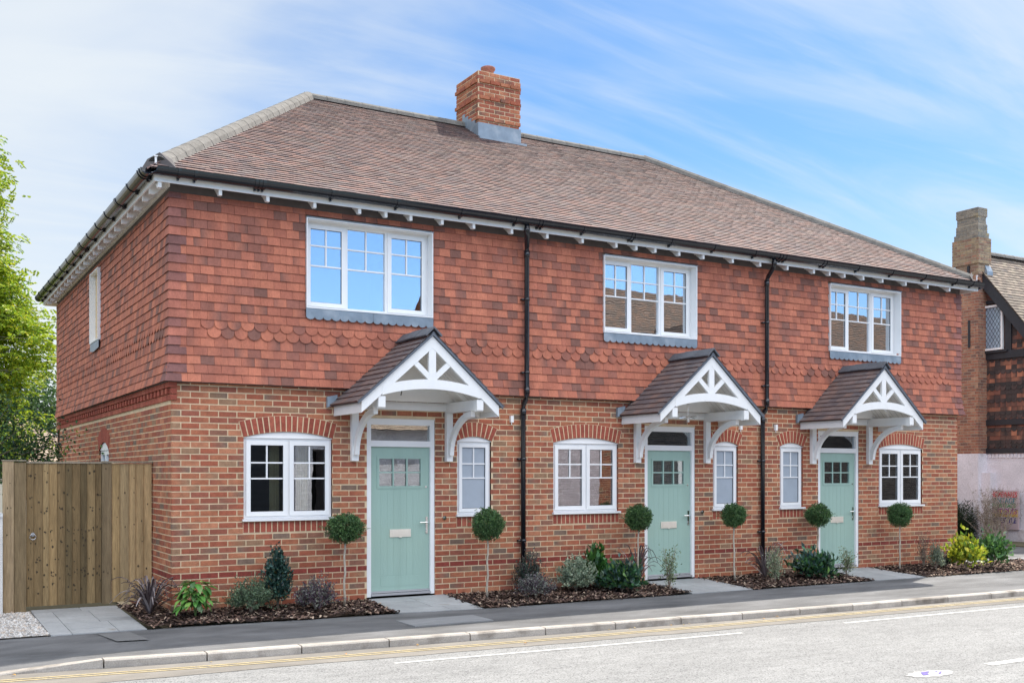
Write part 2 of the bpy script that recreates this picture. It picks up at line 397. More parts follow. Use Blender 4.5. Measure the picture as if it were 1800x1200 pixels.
mb = MB(); xc, w, zs, rise, ring = SW
Ri = (w*w/4+rise*rise)/(2*rise); zc = zs+rise-Ri; an = math.asin(w/2/Ri); Ro = Ri+ring; n = round(2*an*(Ri+.1)/.08); st = 2*an/n
for i in range(n):
    a0, a1 = -an+i*st+.006, -an+(i+1)*st-.006
    p = lambda r, a, x: (x, xc+r*math.sin(a), zc+r*math.cos(a))
    mb.hexa([p(Ri, a0, -.004), p(Ri, a1, -.004), p(Ri, a1, .08), p(Ri, a0, .08), p(Ro, a0, -.004), p(Ro, a1, -.004), p(Ro, a1, .08), p(Ro, a0, .08)], pick(ARCHB))
mb.build('brick_arch', [m_brick], swl)
mb = MB(); s = []
pts = [(xc-w/2, 2.12)]+[(xc+Ri*math.sin(a), zc+Ri*math.cos(a)-.004) for a in [an*(k/6-1) for k in range(13)]]+[(xc+w/2, 2.12)]
mb.prism_x(pts, .02, .06)
mb.box(.03, .10, xc-w/2, xc-w/2+.07, 1.1, 2.118); mb.box(.03, .10, xc+w/2-.07, xc+w/2, 1.1, 2.118); mb.box(.03, .10, xc-.04, xc+.04, 1.1, 2.118)
mb.box(.032, .10, xc-w/2+.07, xc+w/2-.07, 2.05, 2.116); mb.box(.032, .10, xc-w/2+.07, xc+w/2-.07, 1.1, 1.17)
sw = mb.build('window', m_upvc, house)
mb = MB(); mb.box(.065, .071, xc-w/2+.07, xc+w/2-.07, 1.17, 2.05); mb.build('pane', m_frost, sw)
# right and back walls
mb = MB(); OR = Vector((LX, 0, 0))
brick_field(mb, OR, Y3, Z3, X3, 10.8, -.18, 2.95, u0=.06)
sheet(mb, OR, Y3, Z3, X3, 10.8, -.3, 5.42, [], -.008, 1)
mb.build('side_wall', [m_brick, m_mortar], house)
mb = MB(); OB = Vector((0, 10.8, 0)); brick_field(mb, OB, X3, Z3, Y3, LX, -.18, 5.42, pal=BRICKS); sheet(mb, OB, X3, Z3, Y3, LX, -.3, 5.42, [], -.008, 1)
mb.build('rear_wall', [m_brick, m_mortar], house)

# hung tiles
UPW = [2.70, 7.59, 12.60]; UH = [(c-.95, c+.95, 3.955, 5.19) for c in UPW]
TB = 2.90; G = .116
def bell(v): return .03+(.052*max(0, (3.36-v)/.46)**1.6 if v < 3.36 else 0)
CT = [((.40, .14, .095), 3), ((.27, .11, .09), 3), ((.20, .09, .08), 3)]
def corner_tiles(mb, side):                                         # special angle tiles wrapping each front corner
    sx = -1 if side == 0 else 1; X0 = 0 if side == 0 else LX
    for r in range(21):
        v = TB+G*r; top = min(v+G+.01, 5.298); b0, b1 = bell(v)+.031, bell(top)+.012; c = pick(CT); c2 = jit(c, .15); l = (.15, .06, .05)  # l: lip colour with the shadow line between courses painted in
        wf, ws = ((.17, .10) if r % 2 else (.10, .17))
        P = lambda ox, oy, z: (X0+sx*ox, -oy, z)
        vs = [P(-wf, b0, v), P(b0, b0, v), P(b0, -ws, v), P(-wf, b1, top), P(b1, b1, top), P(b1, -ws, top), P(-wf, b0-.02, v), P(b0-.02, b0-.02, v), P(b0-.02, -ws, v)]
        mb.add(vs, [(0, 1, 4, 3), (1, 2, 5, 4), (6, 0, 3), (2, 8, 5)], [c, c2, c, c, c2, c, c, c, c])
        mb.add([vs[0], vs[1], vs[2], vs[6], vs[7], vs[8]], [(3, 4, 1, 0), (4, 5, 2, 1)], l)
rows = [(TB+G*i, -.036-max(0, bell(TB+G*i)-.03), LX+.036+max(0, bell(TB+G*i)-.03)) for i in range(21)]
mb = MB(); tile_field(mb, O3, X3, Z3, NY, rows, G, .175, .025, HUNG, UH, (5, 6), (.30, LX-.30), bell, .075, 5.298, (.17, .07, .055))  # dark lip colour paints in the shadow line under each course
corner_tiles(mb, 0)
corner_tiles(mb, 1)
mb.build('hung_tiles', m_tile, house)
rows = [(TB+G*i, -.03-max(0, bell(TB+G*i)-.03), DY) for i in range(21)]
mb = MB(); tile_field(mb, O_, Y3, Z3, NX, rows, G, .175, .025, HUNG, [(5.03, 5.91, 3.95, 5.20)], (5, 6), (.2, 99), bell, .075, 5.298, (.17, .07, .055))  # lips carry the same painted course shadow
mb.build('hung_tiles', m_tile, house)
rows = [(TB+G*i, -.03-max(0, bell(TB+G*i)-.03), 10.8) for i in range(21)]
mb = MB(); tile_field(mb, OR, Y3, Z3, X3, rows, G, .175, .025, HUNG, [], (5, 6), (.2, 99), bell, .075, 5.298, (.17, .07, .055))  # course shadow painted into the lips here too
mb.build('hung_tiles', m_tile, house)
mb = MB()                                                           # dark board closing the foot of the tiling, and the dark band at its head
mb.box(-.07, LX+.07, -.072, -.001, 2.893, 2.902); mb.box(-.07, -.001, .0, DY, 2.893, 2.902)
mb.box(-.03, LX+.03, -.03, -.01, 5.30, 5.60); mb.box(-.03, -.01, -.01, DY, 5.30, 5.60); mb.box(LX+.01, LX+.03, -.01, 10.8, 5.30, 5.60)
mb.build('wall_band', m_board, house)

# roof
RZ0, RZ1, EO = 5.50, 8.75, .32
XL, XR, YR = 3.64, 11.5, 5.25
A = Vector((-EO, -EO, RZ0)); B = Vector((LX+EO, -EO, RZ0)); Cc = Vector((LX+EO, 2*YR+EO, RZ0)); D_ = Vector((-EO, 2*YR+EO, RZ0))
E1 = Vector((XL, YR, RZ1)); E2 = Vector((XR, YR, RZ1))
mb = MB(); dn = Vector((0, 0, -.02))
mb.add([A+dn, B+dn, Cc+dn, D_+dn, E1+dn, E2+dn], [(0, 1, 5, 4), (1, 2, 5), (2, 3, 4, 5), (3, 0, 4)], (.12, .1, .1))
dn = Vector((0, 0, -.07)); mb.add([A+dn, B+dn, Cc+dn, D_+dn, E1+dn, E2+dn], [(4, 5, 1, 0), (5, 2, 1), (5, 4, 3, 2), (4, 0, 3)], (.5, .48, .45))
def slope(mb, P0, P1, Q0, Q1, gauge=.104, tw=.175, th=.022, pal=ROOF, over=.05):
    U = (P1-P0).normalized(); L = (P1-P0).length
    q = Q0-P0; a0 = q.dot(U); V = (q-U*a0); H = V.length; V.normalize(); Nn = U.cross(V)
    if Nn.z < 0: Nn = -Nn
    a1 = (Q1-P0).dot(U); rows = []; v = -over
    while v < H-.02:
        f = max(0, min(1, (v+gauge/2)/H)); rows.append((v, a0*f-.0, L+(a1-L)*f+.0)); v += gauge
    tile_field(mb, P0, U, V, Nn, rows, gauge, tw, th, pal, vmax=H, lap=.05, lipcol=(.045, .03, .028))  # near-black lips paint the shade lines between roof courses
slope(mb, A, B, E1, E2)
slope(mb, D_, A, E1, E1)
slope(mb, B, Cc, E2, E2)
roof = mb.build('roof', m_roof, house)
def ridge(P, Q, name, seg=.34, w=.14, h=.07, sag=.06):
    mb = MB(); d = (Q-P); n = max(1, round(d.length/seg)); t = d.normalized(); a = t.cross(Z3).normalized(); up = a.cross(t)
    if up.z < 0: up = -up
    prof = [(-w, -sag), (-w*.82, .01), (-w*.45, h*.8), (0, h), (w*.45, h*.8), (w*.82, .01), (w, -sag)]
    for i in range(n):
        p0 = P+d*(i/n)-t*.012; p1 = P+d*((i+1)/n)+t*.012; k0, k1 = 1.03, .99; c = jit((1, 1, 1), .09)
        v = [p+a*x*k+up*(z*k+.02) for p, k in ((p0, k0), (p1, k1)) for x, z in prof]
        v += [p+a*x*(k-.12)+up*((z-.014)*k+.02) for p, k in ((p0, k0), (p1, k1)) for x, z in prof]
        fs = [(j, j+1, 8+j, 7+j) for j in range(6)]+[(14+j, 14+j+1, j+1, j) for j in range(6)]
        mb.add(v, fs, c)
        mb.add([p0+a*x*k0+up*(z*k0+.02) for x, z in prof], [tuple(range(7))], (.25, .25, .25))
    return mb.build(name, m_ridge, roof)
ridge(A+Vector((.12, .16, .10)), E1+Vector((0, 0, .02)), 'hip_tiles')
ridge(B+Vector((-.12, .16, .10)), E2+Vector((0, 0, .02)), 'hip_tiles')
ridge(D_+Vector((.12, -.16, .10)), E1+Vector((0, 0, .02)), 'hip_tiles')
ridge(Cc+Vector((-.12, -.16, .10)), E2+Vector((0, 0, .02)), 'hip_tiles')
ridge(E1, E2, 'ridge_tiles', seg=.36)
for P, sx in ((A, 1), (B, -1)):                                     # dark end of each front hip with its iron
    mb = MB(); c = P+Vector((sx*.10, .10, .02)); t = Vector((sx*1, .0, 0)); 
    mb.add([c+Vector((-.17*sx, .13, 0)), c+Vector((.20*sx, -.12, 0)), c+Vector((.17*sx, -.02, .13)), c+Vector((.03*sx, .03, .21)), c+Vector((-.10*sx, .13, .13))], [(0, 1, 2, 3, 4)], (1, 1, 1))
    mb.build('hip_end', m_board, roof)
    mb = MB(); mb.box(P.x+sx*.07-.012, P.x+sx*.07+.012, P.y+.06, P.y+.072, RZ0-.02, RZ0+.15); mb.box(P.x+sx*.07-.022, P.x+sx*.07+.022, P.y+.05, P.y+.072, RZ0+.151, RZ0+.165)
    mb.build('hip_iron', m_white, roof)
# chimney
CX0, CX1, CY0, CY1 = 6.94, 7.85, 4.62, 5.50
mb = MB()
def coff(z): return (.0 if z < 8.74 else .028)+(.035 if (9.13 < z < 9.21 or 9.45 < z < 9.53) else 0)
CH = [(c, w) for c, w in BRICKS[:4]]+[((.2, .11, .08), 1.5)]
ct = 9.70
brick_field(mb, Vector((CX0, CY0, 0)), X3, Z3, NY, CX1-CX0+.035, 8.0, ct, pal=CH, bl=.235, j=.018, off=coff, depth=.1, u0=-.035)
brick_field(mb, Vector((CX0, CY0, 0)), Y3, Z3, NX, CY1-CY0+.03, 8.0, ct, pal=CH, bl=.235, j=.018, off=coff, depth=.09, u0=-.025)
brick_field(mb, Vector((CX1, CY0, 0)), Y3, Z3, X3, CY1-CY0+.03, 8.0, ct, pal=CH, bl=.235, j=.018, off=coff, depth=.09, u0=-.025)
brick_field(mb, Vector((CX0, CY1, 0)), X3, Z3, Y3, CX1-CX0+.03, 8.0, ct, pal=CH, bl=.235, j=.018, off=coff, depth=.09, u0=-.025)
mb.box(CX0+.004, CX1-.004, CY0+.004, CY1-.004, 8.0, 8.739, (1, 1, 1), 1)
mb.box(CX0-.022, CX1+.022, CY0-.022, CY1+.022, 8.74, ct-.02, (1, 1, 1), 1)
chim = mb.build('chimney', [m_brick, m_mortar], roof)
chim.parent = house
mb = MB(); cx, cy = 7.36, 5.0
mb.lathe(cx, cy, [(.0, ct-.05), (.12, ct-.04), (.115, ct+.17), (.145, ct+.19), (.15, ct+.23), (.135, ct+.24), (.10, ct+.24), (.10, ct-.04)], col=(.27, .12, .10))
mb.build('chimney_pot', m_brick, chim, smooth=True)
mb = MB(); sl_ = (RZ1-RZ0)/(YR+EO); zr = lambda y: RZ0+(y+EO)*sl_
zf = zr(CY0)
mb.box(CX0-.034, CX1+.034, CY0-.045, CY0-.006, zf-.06, zf+.27)
mb.box(CX0-.08, CX1+.08, CY0-.20, CY0-.03, zf-.10, zf-.055)
for sx, X in ((-1, CX0), (1, CX1)):                                 # stepped side flashings
    y = CY0-.03; pts = []
    pts = [(CY0-.03, zf-.06), (CY0-.03, zf+.27)]
    yy, zz = CY0-.03, zf+.27
    while yy < YR-.05:
        yy2 = min(yy+.14, YR); zz2 = zz+.0803; pts += [(yy2, zz), (yy2, zz2)] if yy2 < YR else [(yy2, zz)]; yy, zz = yy2, zz2
    pts += [(YR, zr(YR)-.05)]
    mb.prism_x(pts, X-.036 if sx < 0 else X+.005, X-.005 if sx < 0 else X+.036)
mb.build('lead_flashing', m_lead, chim)

# eaves: fascia, soffit, rafter feet, gutters
FO = .25
mb = MB()
mb.box(-FO-.02, LX+FO+.02, -FO-.02, -FO, 5.345, 5.47); mb.box(-FO-.02, -FO, -FO, 10.9, 5.345, 5.47); mb.box(LX+FO, LX+FO+.02, -FO, 10.9, 5.345, 5.47)
mb.build('fascia', m_white, house)
mb = MB()
zi, zo = 5.60, 5.455
mb.add([(-FO, -FO, zo), (LX+FO, -FO, zo), (LX, -.03, zi), (0, -.03, zi)], [(0, 1, 2, 3)])
mb.add([(-FO, -FO, zo), (0, -.03, zi), (0, 10.9, zi), (-FO, 10.9, zo)], [(0, 1, 2, 3)])
mb.add([(LX+FO, -FO, zo), (LX+FO, 10.9, zo), (LX, 10.9, zi), (LX, -.03, zi)], [(0, 1, 2, 3)])
mb.box(-.055, -.03, -.03, 10.42, 5.36, 5.46); mb.box(-FO, .3, 10.45, 10.9, 5.325, 5.34); mb.box(-FO, .3, 10.9, 10.92, 5.33, 5.6)
mb.build('soffit', m_soffit, house)
mb = MB()                                                          # one rafter foot, along -Y
mb.prism_x([(-FO+.001, 5.278), (-FO+.001, 5.45), (0, 5.55), (0, 5.40), (-.07, 5.37), (-.19, 5.278)], -.021, .021)
rf = mb.build('rafter_foot', m_white, house); rf.location = (.55, 0, 0)
x = .55; i = 0
while x < 15.3:
    if i:
        o = rf.copy(); COL.objects.link(o); o.location = (x, 0, 0)
    x += (.62, .64, .64, .39, .38, .49, .51, .64)[i % 8]; i += 1
o = rf.copy(); COL.objects.link(o); o.location = (-.2, 0, 0)
y = .15; i = 0
while y < 10.6:
    o = rf.copy(); COL.objects.link(o); o.location = (0, y, 0); o.rotation_euler = (0, 0, R(-90))
    y += (.42, .55, .48)[i % 3]; i += 1
GZ, GRD = 5.492, .088
def gutter(P, Q, brk, mitre0=0, mitre1=0):
    d = (Q-P); L = d.length; t = d.normalized(); a = Vector((-t.y, t.x, 0)) if False else t.cross(Z3)   # a: outward
    mb = MB()
    def ring(s0, s1, r, rin, lip=0):
        vs = []
        for s, mt in ((s0, mitre0), (s1, -mitre1)):
            for rr in (r, rin):
                for k in range(11):
                    an = math.pi*k/10; off = a*(rr*math.cos(an))
                    m_ = (rr*math.cos(an))*mt if (s in (0, L)) else 0
                    vs.append(P+t*(s+m_*-1)+off+Vector((0, 0, -rr*math.sin(an)+(lip if k in (0, 10) and rr == r else 0))))
        fs = [(k, k+1, 22+k+1, 22+k) for k in range(10)]+[(33+k, 33+k+1, 11+k+1, 11+k) for k in range(10)]
        fs += [(k+11, k+12, k+1, k) for k in range(10)]+[(22+k, 23+k, 34+k, 33+k) for k in range(10)]+[(0, 22, 33, 11), (10, 21, 43, 32)]
        mb.add(vs, fs)
    ring(0, L, GRD, GRD-.006, .004)
    for b in brk: ring(b-.02, b+.02, GRD+.010, GRD-.012, .008)
    for b in brk:                                                    # bracket arm back to the fascia
        c = P+t*b-a*.045; 
        mb.hexa([c+t*s*.012+a*q+Vector((0, 0, z)) for z in (-.115, -.045) for s, q in ((-1, -.02), (1, -.02), (1, .02), (-1, .02))])
    return mb
br = [.35, .55, 1.32, 1.37, 1.42, 2.35, 3.3, 4.3, 5.2, 5.60, 5.66, 6.4, 7.3, 7.36, 8.1, 9.0, 9.9, 10.45, 10.52, 10.6, 11.5, 11.58, 12.4, 13.3, 14.2, 15.1, 15.6]
gutter(Vector((-FO-.02-.075, -FO-.02-.075, GZ)), Vector((LX+FO+.095, -FO-.095, GZ)), br, -1, -1).build('gutter', m_black, house, smooth=False)
g = gutter(Vector((-FO-.095, 10.95, GZ)), Vector((-FO-.095, -FO-.095, GZ)), [L for L in [.2, .7, 1.5, 2.3, 3.1, 3.16, 3.9, 4.7, 5.5, 6.1, 6.17, 6.25, 7.0, 7.8, 8.6, 9.4, 9.46, 10.3, 11.0, 11.1]], 0, -1).build('gutter', m_black, house)
gutter(Vector((LX+FO+.095, -FO-.095, GZ)), Vector((LX+FO+.095, 10.95, GZ)), [.1, 1.1, 2.1, 3.1, 4.1, 5.1, 6.1, 7.1, 8.1, 9.1, 10.1], -1, 0).build('gutter', m_black, house)
def downpipe(x, top, kick, zb=-.1):
    mb = MB(); r = .038; t = top
    mb.tube([(t, -.345, 5.42), (t, -.345, 5.32), (t+(x-t)*.1, -.325, 5.27), (t+(x-t)*.85, -.16, 5.14), (x, -.125, 5.08), (x, -.125, 3.0), (x, -.125, 2.90), (x-kick*.3, -.11, 2.85), (x-kick, -.062, 2.77), (x-kick, -.055, 2.70), (x-kick, -.055, zb)], r, 12)
    for z in (5.30,): mb.tube([(t, -.345, z+.07), (t, -.345, z+.01)], r+.008, 12)
    for z in (5.03, 2.98): mb.tube([(x, -.125, z+.05), (x, -.125, z-.05)], r+.007, 12)
    mb.tube([(x-kick, -.055, 2.71), (x-kick, -.055, 2.61)], r+.007, 12)
    for z in (4.35, 3.25): mb.tube([(x, -.125, z+.02), (x, -.125, z-.02)], r+.007, 12); mb.box(x-.075, x+.0, -.118, -.03, z-.012, z+.012)
    for z in (1.95, .72): mb.tube([(x-kick, -.055, z+.02), (x-kick, -.055, z-.02)], r+.007, 12); mb.box(x-kick-.085, x-kick, -.05, -.0, z-.012, z+.012)
    return mb.build('downpipe', m_black, house, smooth=True)
downpipe(5.19, 5.06, .02); downpipe(10.06, 10.02, .03)

# ---- windows
def rect_frame(mb, x0, x1, z0, z1, t, y0, y1, tb=None):
    tb = t if tb is None else tb
    mb.box(x0, x0+t, y0, y1, z0, z1); mb.box(x1-t, x1, y0, y1, z0, z1)
    mb.box(x0+t, x1-t, y0, y1, z1-t, z1); mb.box(x0+t, x1-t, y0, y1, z0, z0+tb)
def room(x0, x1, z0, z1, y0, y1, parent, pw=None):
    mb = MB()
    vs = [(x0, y0, z0), (x1, y0, z0), (x1, y0, z1), (x0, y0, z1), (x0, y1, z0), (x1, y1, z0), (x1, y1, z1), (x0, y1, z1)]
    mb.add(vs, [(4, 5, 6, 7), (0, 4, 7, 3), (1, 2, 6, 5), (0, 1, 5, 4), (3, 7, 6, 2)])
    return mb.build('room', m_dark, parent)
def bars(x0, x1, z0, z1, y, zb, xm=True, t=.02):
    mb = MB()
    for z in zb: mb.box(x0, x1, y-.012, y-.002, z-t/2, z+t/2)
    if xm:
        c = (x0+x1)/2; zz = [zb[-1]+t/2]+[z for z in reversed(zb[:-1])]+[z1]
        prev = zb[-1]+t/2
        for z in list(reversed(zb[:-1])):
            mb.box(c-t/2, c+t/2, y-.012, y-.002, prev, z-t/2); prev = z+t/2
        mb.box(c-t/2, c+t/2, y-.012, y-.002, prev, z1)
    return mb
def casement(win, x0, x1, z0, z1, y, ft, glassm, zb, seal=True):
    mb = MB(); rect_frame(mb, x0, x1, z0, z1, ft, y-.022, y+.03)
    c = mb.build('casement', m_upvc, win)
    a, b, e, f = x0+ft, x1-ft, z0+ft, z1-ft
    mb = MB(); rect_frame(mb, a, b, e, f, .006, y-.004, y+.004); mb.build('gasket', m_black, win)
    mb = MB(); mb.box(a, b, y+.002, y+.010, e, f); mb.build('pane', glassm, win)
    bars(a+.006, b-.006, e+.006, f-.006, y+.0, zb).build('glazing_bars', m_upvc, win)
for wi, (xc, w) in enumerate(GW):
    rise = RISE if w > 1 else .07; x0, x1 = xc-w/2+.006, xc+w/2-.006; z0, z1 = 1.135, 2.20; y = .035
    mb = MB(); rect_frame(mb, x0, x1, z0, z1, .038, y, y+.07)
    if w > 1: mb.box(xc-.018, xc+.018, y, y+.07, z0+.038, z1-.038)
    lab = {}
    if w > 1 and wi == 0: lab = dict(label='two-light window with cream curtains behind the left-hand glass')
    win = mb.build('window', m_upvc, house, **lab)
    Ri = (w*w/4+rise*rise)/(2*rise); zc = ZS+rise-Ri; an = math.asin(min(1, w/2/Ri))
    mb = MB(); mb.prism([(xc+Ri*math.sin(a), zc+Ri*math.cos(a)-.002) for a in [an*(k/8-1)*.995 for k in range(17)]][::-1], y-.018, y+.06)
    mb.box(xc-w/2+.003, xc+w/2-.003, y-.028, y-.001, z1+.001, z1+.011)
    mb.build('arched_head', m_upvc, win)
    mb = MB(); mb.box(xc-w/2-.02, xc+w/2+.02, -.045, .10, 1.103, 1.133)
    mb.build('sill', m_upvc, win)
    zb = [1.875, 1.665]
    if w > 1:
        for s in (0, 1):
            a, b = (x0+.034, xc-.014) if s == 0 else (xc+.014, x1-.034)
            casement(win, a, b, z0+.034, z1-.034, y, .058, m_glass, zb)
        room(xc-w/2-.6, xc+w/2+.6, .0, 2.75, .12, 3.5, win)
    else:
        casement(win, x0+.034, x1-.034, z0+.034, z1-.034, y, .05, m_frost, zb)
for i, xc in enumerate(UPW):
    x0, x1, z0, z1 = xc-.945, xc+.945, 3.963, 5.183
    mb = MB()                                                       # white lining
    mb.box(x0, x0+.014, -.085, .20, z0, z1); mb.box(x1-.014, x1, -.085, .20, z0, z1)
    mb.box(x0+.014, x1-.014, -.085, .20, z1-.014, z1); mb.box(x0+.014, x1-.014, -.085, .20, z0, z0+.016)
    win = mb.build('window', m_upvc, house)
    mb = MB(); rect_frame(mb, x0+.014, x1-.014, z0+.016, z1-.014, .042, .085, .16); y = .10
    for xm in (x0+.63, x0+1.235): mb.box(xm-.02, xm+.02, .085, .16, z0+.058, z1-.056)
    mb.build('frame', m_upvc, win)
    zb = [4.845, 4.57]
    casement(win, x0+.050, x0+.616, z0+.052, z1-.05, y-.01, .058, m_glassu, zb)
    casement(win, x0+1.248, x1-.050, z0+.052, z1-.05, y-.01, .058, m_glassu, zb)
    a, b = x0+.65, x0+1.215
    mb = MB(); mb.box(a, b, .118, .126, z0+.058, z1-.056); mb.build('pane', m_glassu, win)
    bars(a, b, z0+.058, z1-.056, .116, zb).build('glazing_bars', m_upvc, win)
    room(x0-.4, x1+.4, 3.1, 5.3, .21, 3.2, win)
    mb = MB(); mb.box(x0-.005, x1+.005, -.10, -.03, z1+.001, z1+.010); mb.build('head_flashing', m_lead, win)
    # scalloped lead apron
    mb = MB()
    for s in (0, 1):
        a, b = (x0-.005, xc+.02) if s == 0 else (xc+.023, x1+.005)
        n = 8; q = (b-a)/n; pts = [(a, 3.963), (a, 3.855)]
        for k in range(n):
            pts += [(a+q*(k+.5)-q/2*math.cos(t), 3.855-.042*math.sin(t)) for t in [math.pi*j/8 for j in range(1 if k else 0, 9)]]
        pts += [(b, 3.963)]
        pts = [pts[0]]+pts[2:] if False else pts
        mb.prism(pts, -.078, -.072)
    mb.build('lead_apron', m_lead, win)
# small side window high on the left wall
mb = MB(); a, b = 5.04, 5.90
mb.box(-.095, .2, a, a+.02, 3.98, 5.19); mb.box(-.095, .2, b-.02, b, 3.98, 5.19); mb.box(-.095, .2, a+.02, b-.02, 5.17, 5.19); mb.box(-.095, .2, a+.02, b-.02, 3.98, 4.0)
sw2 = mb.build('window', m_upvc, house)
mb = MB(); mb.box(.085, .12, a+.02, b-.02, 4.0, 5.17); mb.build('frame', m_upvc, sw2)
mb = MB(); mb.box(.075, .08, a+.1, b-.1, 4.1, 5.07); mb.build('pane', m_frost, sw2)
mb = MB(); mb.prism_x([(a, 3.98), (a, 3.85), (a+.5, 3.82), (b, 3.85), (b, 3.98)], -.083, -.075); mb.build('lead_apron', m_lead, sw2)
# curtains and blind inside the first window
w1 = [o for o in house.children if o.name.startswith('window') and 'label' in o.keys()][0]
m_curt = mat('curtain', (.72, .62, .40), .9, var=.15, vs=30, vstretch=(1, 1, .05))
for a, b in ((1.325, 1.46), (1.70, 1.86)):
    mb = MB(); n = 24
    pts = [(a+(b-a)*k/n, .19+.018*math.sin(k*1.3)) for k in range(n+1)]
    mb.add([(x, y, z) for z in (.3, 2.6) for x, y in pts], [(k, k+1, n+2+k, n+1+k) for k in range(n)])
    mb.build('curtain', m_curt, w1)
mb = MB()
for k in range(52): mb.box(2.5, 3.2, 1.10, 1.13, .9+k*.03, .904+k*.03)
mb.build('blind', m_soffit, w1)

# ---- doors
for i, xc in enumerate(DOORS):
    x0, x1 = xc-.458, xc+.458; y = .05
    mb = MB()
    n = 9                                                           # leaf: surround of the glazed panel, tongued boards below
    gx0, gx1, gz0, gz1 = xc-.32, xc+.32, 1.555, 1.94
    mb.box(x0, gx0, y, y+.05, .045, 2.108); mb.box(gx1, x1, y, y+.05, .045, 2.108); mb.box(gx0, gx1, y, y+.05, gz1, 2.108); mb.box(gx0, gx1, y, y+.05, .045, gz0)
    rect_frame(mb, gx0-.036, gx1+.036, gz0-.036, gz1+.036, .034, y-.010, y-.001)
    for k in (1, 2): mb.box(gx0+.213*k-.011, gx0+.213*k+.011, y-.006, y+.004, gz0, gz1)
    for k in range(3):
        a = gx0+(.213*k+.011 if k else 0); b = gx0+.213*(k+1)-.011 if k < 2 else gx1
        mb.box(a, b, y-.006, y+.004, (gz0+gz1)/2-.010, (gz0+gz1)/2+.010)
    door = mb.build('door', m_door, house)
    mb = MB()                                                       # raised boards and bottom rail
    for k in range(6): mb.box(xc-.30+.1*k+.0015, xc-.30+.1*(k+1)-.0015, y-.0022, y-.0003, .29, 1.50)
    mb.box(xc-.30, xc+.30, y-.004, y-.0003, .14, .27)
    mb.build('door_panel', m_door, door)
    mb = MB(); mb.box(gx0, gx1, y+.012, y+.02, gz0, gz1); mb.build('door_glass', m_glass, door)
    if i:
        mb = MB(); nn = 36
        mb.add([(gx0+(gx1-gx0)*k/nn, y+.09+.012*math.sin(k*1.7), z) for z in (gz0-.02, gz1+.02) for k in range(nn+1)], [(k, k+1, nn+2+k, nn+1+k) for k in range(nn)])
        mb.build('curtain', mat('net_curtain', (.14, .15, .15), .9), door)
    mb = MB()
    mb.box(xc-DW/2+.003, x0-.002, .01, .12, 0, 2.497); mb.box(x1+.002, xc+DW/2-.003, .01, .12, 0, 2.497)
    mb.box(x0-.002, x1+.002, .01, .12, 2.42, 2.497); mb.box(x0-.002, x1+.002, .01, .12, 2.11, 2.195)
    mb.build('door_frame', m_upvc, door)
    mb = MB(); mb.box(xc-DW/2+.001, xc+DW/2-.001, -.004, .03, 2.497, 2.507); mb.build('frame_head', m_soffit, door)
    mb = MB(); mb.box(x0-.002, x1+.002, .055, .063, 2.195, 2.42); mb.build('fanlight', m_glass, door)
    mb = MB(); mb.box(x0, x1, -.015, .045, .012, .042); mb.box(x0+.01, x1-.01, .03, .049, .048, .075); mb.build('threshold', mat('threshold_metal', (.55, .56, .58), .35, metal=.7), door)
    mb = MB(); mb.box(xc-.163, xc+.163, y-.016, y-.004, .83, .94); mb.box(xc-.13, xc+.13, y-.021, y-.016, .855, .92); mb.box(xc-.02, xc+.02, y-.024, y-.016, .822, .836)
    mb.build('letter_plate', m_brass, door)
    hx = xc+.415
    mb = MB(); mb.box(hx-.016, hx+.016, y-.012, y-.001, .87, 1.11)
    mb.tube([(hx, y-.01, 1.03), (hx, y-.055, 1.03), (hx-.03, y-.06, 1.03), (hx-.13, y-.058, 1.03)], .009, 8); mb.tube([(hx, y-.012, .92), (hx, y-.02, .92)], .012, 10)
    mb.build('handle', m_chrome, door, smooth=False)
    mb = MB(); mb.tube([(hx-.01, y-.008, 1.54), (hx-.01, y-.001, 1.54)], .014, 12); mb.build('spyhole', m_chrome, door)
    room(xc-.9, xc+.9, .0, 2.75, .13, 3.0, door)
    bx = xc+DW/2+.15 if i < 2 else xc-DW/2-.15
    if i < 2:
        mb = MB(); mb.tube([(bx, -.016, 1.09), (bx, .0, 1.09)], .03, 14); mb.tube([(bx, -.022, 1.09), (bx, -.014, 1.09)], .014, 12); mb.build('doorbell', m_chrome, door)
for x, z in ((4.985, 2.55), (9.55, 2.535), (10.37, 2.54)):
    mb = MB(); mb.box(x-.025, x+.025, -.045, .0, z-.05, z+.05); mb.tube([(x, -.02, z-.05), (x, -.02, z-.085)], .008, 8); mb.build('sensor_box', m_upvc, house)

